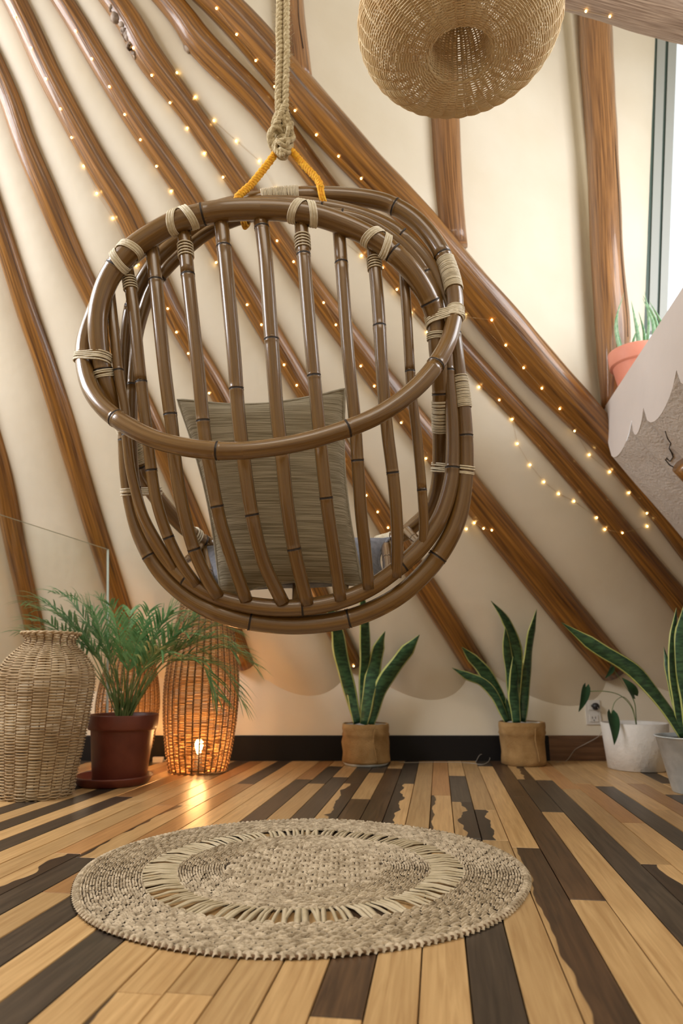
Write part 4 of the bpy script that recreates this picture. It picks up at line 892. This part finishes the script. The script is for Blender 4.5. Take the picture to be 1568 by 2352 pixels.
def ringzone(name, r0, r1, nr, mt, stitch, h=.0062):
    """plain weave over radial spokes: pairs of flat strands, every row shifted by half a stitch"""
    b = MB(); dr = (r1-r0)/nr; W_ = dr*(rx+ry)/2
    n = int(2*PI*(r0+r1)/2*(rx+ry)/2/stitch)//2*2
    for k in range(nr):
        r = r0+(k+.5)*dr; off = .5*(k % 2); sl = 2*PI*r*(rx+ry)/2/n
        for i in range(n):
            for sgn in (-1, 1):
                a = 2*PI*(i+off+rr_.uniform(-.08, .08))/n; c = rq(r+sgn*dr*.24, a); c2 = rq(r+sgn*dr*.24, a+.02); t = (c2-c).normalized(); nn = Vector((-t.y, t.x, 0))
                yaw = rr_.uniform(-.10, .10); t2 = t*math.cos(yaw)+nn*math.sin(yaw); n2 = Vector((-t2.y, t2.x, 0))
                lump(b, c+nn*rr_.uniform(-.0006, .0006), t2, n2, sl*rr_.uniform(.78, .98), W_*rr_.uniform(.37, .47), h*rr_.uniform(.7, 1.1), .003+rr_.uniform(0, .0018))
            a = 2*PI*(i+off+.5)/n; c = rq(r, a); t = (rq(r, a+.02)-c).normalized(); nn = Vector((-t.y, t.x, 0)); lump(b, c, nn, t, W_*.9, sl*.26, h*.45, .002)
    return b.build(name, mt, rug, kind='stuff')
RO, RI1, RI0 = .985, .715, .575
def disc(name, r0, r1, z, m):
    b = MB(); n = 96; vs = [rq(r0, 2*PI*i/n)+Vector((0, 0, z)) for i in range(n)]+[rq(r1, 2*PI*i/n)+Vector((0, 0, z)) for i in range(n)]+[rq(r1, 2*PI*i/n)+Vector((0, 0, .0005)) for i in range(n)]
    b.add(vs, [(i, (i+1) % n, n+(i+1) % n, n+i) for i in range(n)]+[(n+i, n+(i+1) % n, 2*n+(i+1) % n, 2*n+i) for i in range(n)])
    if r0 < .02: b.add([rq(0, 0)+Vector((0, 0, z))]+vs[:n], [(0, 1+i, 1+(i+1) % n) for i in range(n)])
    b.build(name, m, rug)
disc('backing', RI1, .985, .004, M_strawd); disc('backing', .01, RI0, .004, M_strawd)
ringzone('outer_braid', RI1, RO, 11, M_straw, .026); ringzone('inner_braid', .36, RI0, 9, M_straw, .023)
# edge: whipped border
b = MB(); n = 230
for i in range(n):
    a = 2*PI*i/n; c = rq(.985, a); t = (rq(.985, a+.02)-c).normalized(); nn = Vector((t.y, -t.x, 0)); tt = (nn*.9+t*.45).normalized(); lump(b, c, tt, Vector((-tt.y, tt.x, 0)), .020, .0115, .009, .001)
b.build('border', M_straw, rug, kind='stuff')
b = MB(); b.tube([rq(.992, 2*PI*i/140)+Vector((0, 0, .0035)) for i in range(140)], .0034, 6, closed=True); b.build('dark_edge', M_stake, rug)
# centre basket weave
b = MB(); cell = .024; nx = int(rx*.38/cell)+2; ny = int(ry*.38/cell)+2
for i in range(-nx, nx+1):
    for j in range(-ny, ny+1):
        c = rc+Vector((i*cell+rr_.uniform(-.0015, .0015), j*cell+rr_.uniform(-.0015, .0015), 0)); q = Vector(((c.x-rc.x)/rx, (c.y-rc.y)/ry, 0))
        if q.length > .375: continue
        t = Vector((1, 0, 0)) if (i+j) % 2 else Vector((0, 1, 0)); n_ = Vector((-t.y, t.x, 0))
        for s_ in (-.27, .27): lump(b, c+n_*cell*s_*.92, t, n_, cell*1.18, cell*.45, rr_.uniform(.0045, .0075), .003)
b.build('centre_weave', M_straw, rug, kind='stuff')
# openwork ring of flat strips
ns = 150
for i in range(ns):
    a = 2*PI*i/ns+rr_.uniform(-.006, .006); c0 = rq(RI0-.01, a); c1 = rq(RI1+.01, a+rr_.uniform(-.035, .035)); w = rr_.uniform(.0038, .0072)
    if abs(math.sin(a)) < .45: w *= 1.25
    t = (c1-c0).normalized(); sd = Vector((-t.y, t.x, 0)); z = rr_.uniform(.006, .009); b = MB(); vs = []
    for f, zz in ((0, .006), (.5, z+.002), (1, .006)):
        c = c0.lerp(c1, f); vs += [c-sd*w+Vector((0, 0, zz-.001)), c+Vector((0, 0, zz+.0015)), c+sd*w+Vector((0, 0, zz-.001)), c+Vector((0, 0, zz-.003))]
    b.add(vs, [(4*k+j, 4*k+(j+1) % 4, 4*k+4+(j+1) % 4, 4*k+4+j) for k in range(2) for j in range(4)]); b.build('strip', M_strawl, rug)

# ================================================================== SMALL THINGS
# glass balustrade
gb = thing('glass_balustrade', 'clear frameless glass balustrade panel at the left behind the wicker vase', 'balustrade', WF(243, 1745)*0+Vector((W(245, 1262, 3.12).x, 3.12, 0)))
a = W(245, 1262, 3.12); c = W(0, 1183, 2.86); c = a+(c-a)*1.7; 
t = Vector((.011, -.003, 0)); q = [Vector((a.x+.08, a.y, .0)), a, c, Vector((c.x, c.y, 0))]
b = MB(); b.add(q+[p+t for p in q], [(0, 1, 2, 3), (7, 6, 5, 4)]); b.build('pane', M_glass, gb, smooth=False)
b = MB(); b.add(q[:3]+[p+t for p in q[:3]], [(0, 3, 4, 1), (1, 4, 5, 2)]); b.build('edge', M_glassedge, gb, smooth=False)
# outlet
oc = W(1362, 1636, YW-.006); oc.y = YW; so = thing('wall_socket', 'white wall socket with a small dark plug, between the burlap pot and white pot', 'socket', oc)
b = MB(); b.box(oc+Vector((0, -.003, 0)), .078, .006, .124); b.build('plate', M_plast, so, smooth=False)
for dz in (.03, -.03):
    b = MB(); b.box(oc+Vector((0, -.0075, dz)), .044, .004, .036); ol = b.build('outlet', M_plast, so, smooth=False)
    b = MB()
    for dx in (-.008, .008): b.box(oc+Vector((dx, -.0098, dz+.003)), .0028, .001, .011)
    b.box(oc+Vector((0, -.0098, dz-.010)), .005, .001, .005); b.build('slots', M_dark, ol, smooth=False)
pg = thing('plug', 'dark round plug in the upper outlet of the wall socket', 'plug', oc+Vector((.012, -.02, .03)))
b = MB(); pcn = oc+Vector((.012, -.01, .030)); b.tube([pcn, pcn+Vector((0, -.012, 0)), pcn+Vector((.004, -.022, -.002))], [.019, .019, .012], 14); b.build('body', M_dark, pg)
b = MB(); b.tube(spline([pcn+Vector((.004, -.022, -.002)), W(1385, 1665, YW-.03), W(1375, 1690, YW-.03), W(1345, 1708, YW-.022), W(1320, 1722, YW-.02), Vector((W(1300, 1745, YW-.03).x, YW-.03, .003)), WF(1275, 1752)+Vector((0, 0, .003))], 50), .0014, 5); b.build('cable', M_cable, pg)
b = MB(); P = [WF(1092, 1752), WF(1105, 1748)+Vector((0, 0, .03)), WF(1125, 1748)+Vector((0, 0, .012)), WF(1110, 1757), WF(1070, 1753), WF(1000, 1752), WF(925, 1753), WF(915, 1750)]
P = [p+Vector((0, 0, .003)) for p in P]; b.tube(spline(P, 60), .0014, 5)
o = b.build('floor_cable', M_cable, None, origin=P[0]); tag(o, 'thin pale cable lying on the floor between the two burlap pots', 'cable')
# adapter beside the lit lamp
pa2 = px_base(366, 1752, .03); b = MB(); b.box(pa2+Vector((0, 0, .012)), .05, .03, .024); b.tube(spline([pa2+Vector((.025, 0, .01)), pa2+Vector((.06, -.02, .003)), pl1+Vector((-.10, .06, .003))], 14), .0022, 6)
o = b.build('power_adapter', M_plast, None, origin=pa2, smooth=False); tag(o, 'small white power adapter on the floor left of the lit lamp', 'adapter')
# crack in rough plaster
def castr(px, py, trees):
    d = ray(px, py).normalized(); best = None
    for tr_ in trees:
        h = tr_.ray_cast(CAM, d)
        if h[0] is not None and (best is None or h[3] < best[1]): best = (h[0], h[3], h[1])
    return best
trees = [BVHTree.FromPolygons([tuple(v) for v in b.v], b.f) for b in TARGETS]
b = MB(); pts = []
for x, y in [(1527, 990), (1533, 1008), (1540, 1018), (1536, 1030), (1543, 1042), (1545, 1050), (1538, 1060), (1530, 1052), (1527, 1056), (1537, 1068), (1546, 1073)]:
    h = castr(x, y, trees)
    if h: pts.append(h[0]-ray(x, y).normalized()*.003)
if len(pts) > 3:
    k = MB(); k.tube(pts, [.0012+.0014*abs(math.sin(i*2)) for i in range(len(pts))], 4); k.build('crack', M_crack, ceil)
# fairy lights
STR = [('fairy light string down the leftmost pole that the top edge cuts', [(33, 38), (71, 110), (105, 181), (138, 250), (164, 316), (192, 381), (222, 444), (259, 501), (313, 610), (385, 709), (405, 763), (432, 812), (480, 903)]),
       ('fairy light string along the left edge of the pole left of the grey knot', [(173, 71), (210, 135), (251, 199), (286, 263), (322, 321), (359, 382), (393, 439), (430, 500), (496, 603), (567, 700), (600, 746), (652, 838), (681, 885), (740, 970), (789, 1057), (841, 1138), (867, 1176), (891, 1212), (938, 1282)]),
       ('fairy light string under the pole with the grey knot', [(306, 110), (348, 173), (390, 236), (430, 294), (469, 352), (512, 407), (570, 470), (636, 553), (674, 601), (743, 695), (771, 746), (828, 841), (859, 887), (921, 971), (978, 1053), (1071, 1215), (1089, 1201), (1110, 1214), (1129, 1218)]),
       ('fairy light string in the panel right of the grey knot', [(406, 167), (448, 223), (491, 277), (542, 324), (595, 370), (633, 434), (720, 500), (830, 587), (878, 615), (911, 665), (944, 718), (981, 763), (1065, 727), (1129, 735)]),
       ('fairy light string along the underside of the thickest beam', [(497, 19), (543, 79), (587, 139), (630, 199), (677, 254), (726, 310), (777, 359), (829, 410), (900, 490)]),
       ('fairy light string looping right of the chair between two poles', [(1129, 735), (1161, 793), (1202, 845), (1244, 892), (1285, 939), (1319, 990), (1353, 1045), (1400, 1084), (1444, 1132), (1485, 1179), (1486, 1209), (1429, 1224), (1389, 1216), (1370, 1189), (1318, 1151), (1283, 1134), (1249, 1107), (1217, 1068), (1188, 1019), (1176, 963), (1146, 919), (1100, 889)]),
       ('short fairy light string low on the wall under the chair', [(770, 1472), (790, 1500), (812, 1530), (822, 1541)]),
       ('fairy light string hanging by the top right cross beam', [(1290, 22), (1345, 26), (1400, 38)])]
bulbme = None
for si, (lab, P) in enumerate(STR):
    hits = []
    for x, y in P:
        h = castr(x, y, trees)
        if h: hits.append((x, y, h[0]-ray(x, y).normalized()*.006))
    if not hits: continue
    r = thing('fairy_lights', lab, 'string lights', hits[0][2], 'fairy light strings on the roof poles')
    wp = []
    for (a, c) in zip(hits[:-1], hits[1:]):
        for k in range(5):
            x = a[0]+(c[0]-a[0])*k/5; y = a[1]+(c[1]-a[1])*k/5; h = castr(x, y, trees)
            if h: wp.append(h[0]-ray(x, y).normalized()*.004)
    wp.append(hits[-1][2])
    b = MB(); b.tube(spline(wp, len(wp)*2), .0006, 4); b.build('wire', M_wire, r)
    for x, y, q in hits:
        if bulbme is None:
            k = MB(); k.lathe([(.0001, -.0045), (.003, -.003), (.0040, 0), (.003, .003), (.0001, .0045)], 8); o = k.build('bulb', M_bulb); bulbme = o.data; bpy.data.objects.remove(o)
        o = bpy.data.objects.new('bulb', bulbme); COL.objects.link(o); o.parent = r; o.location = q-hits[0][2]

# a ridge log above the frame carries the rope and the pendant
for o in bpy.data.objects:
    if '_o' in o: del o['_o']
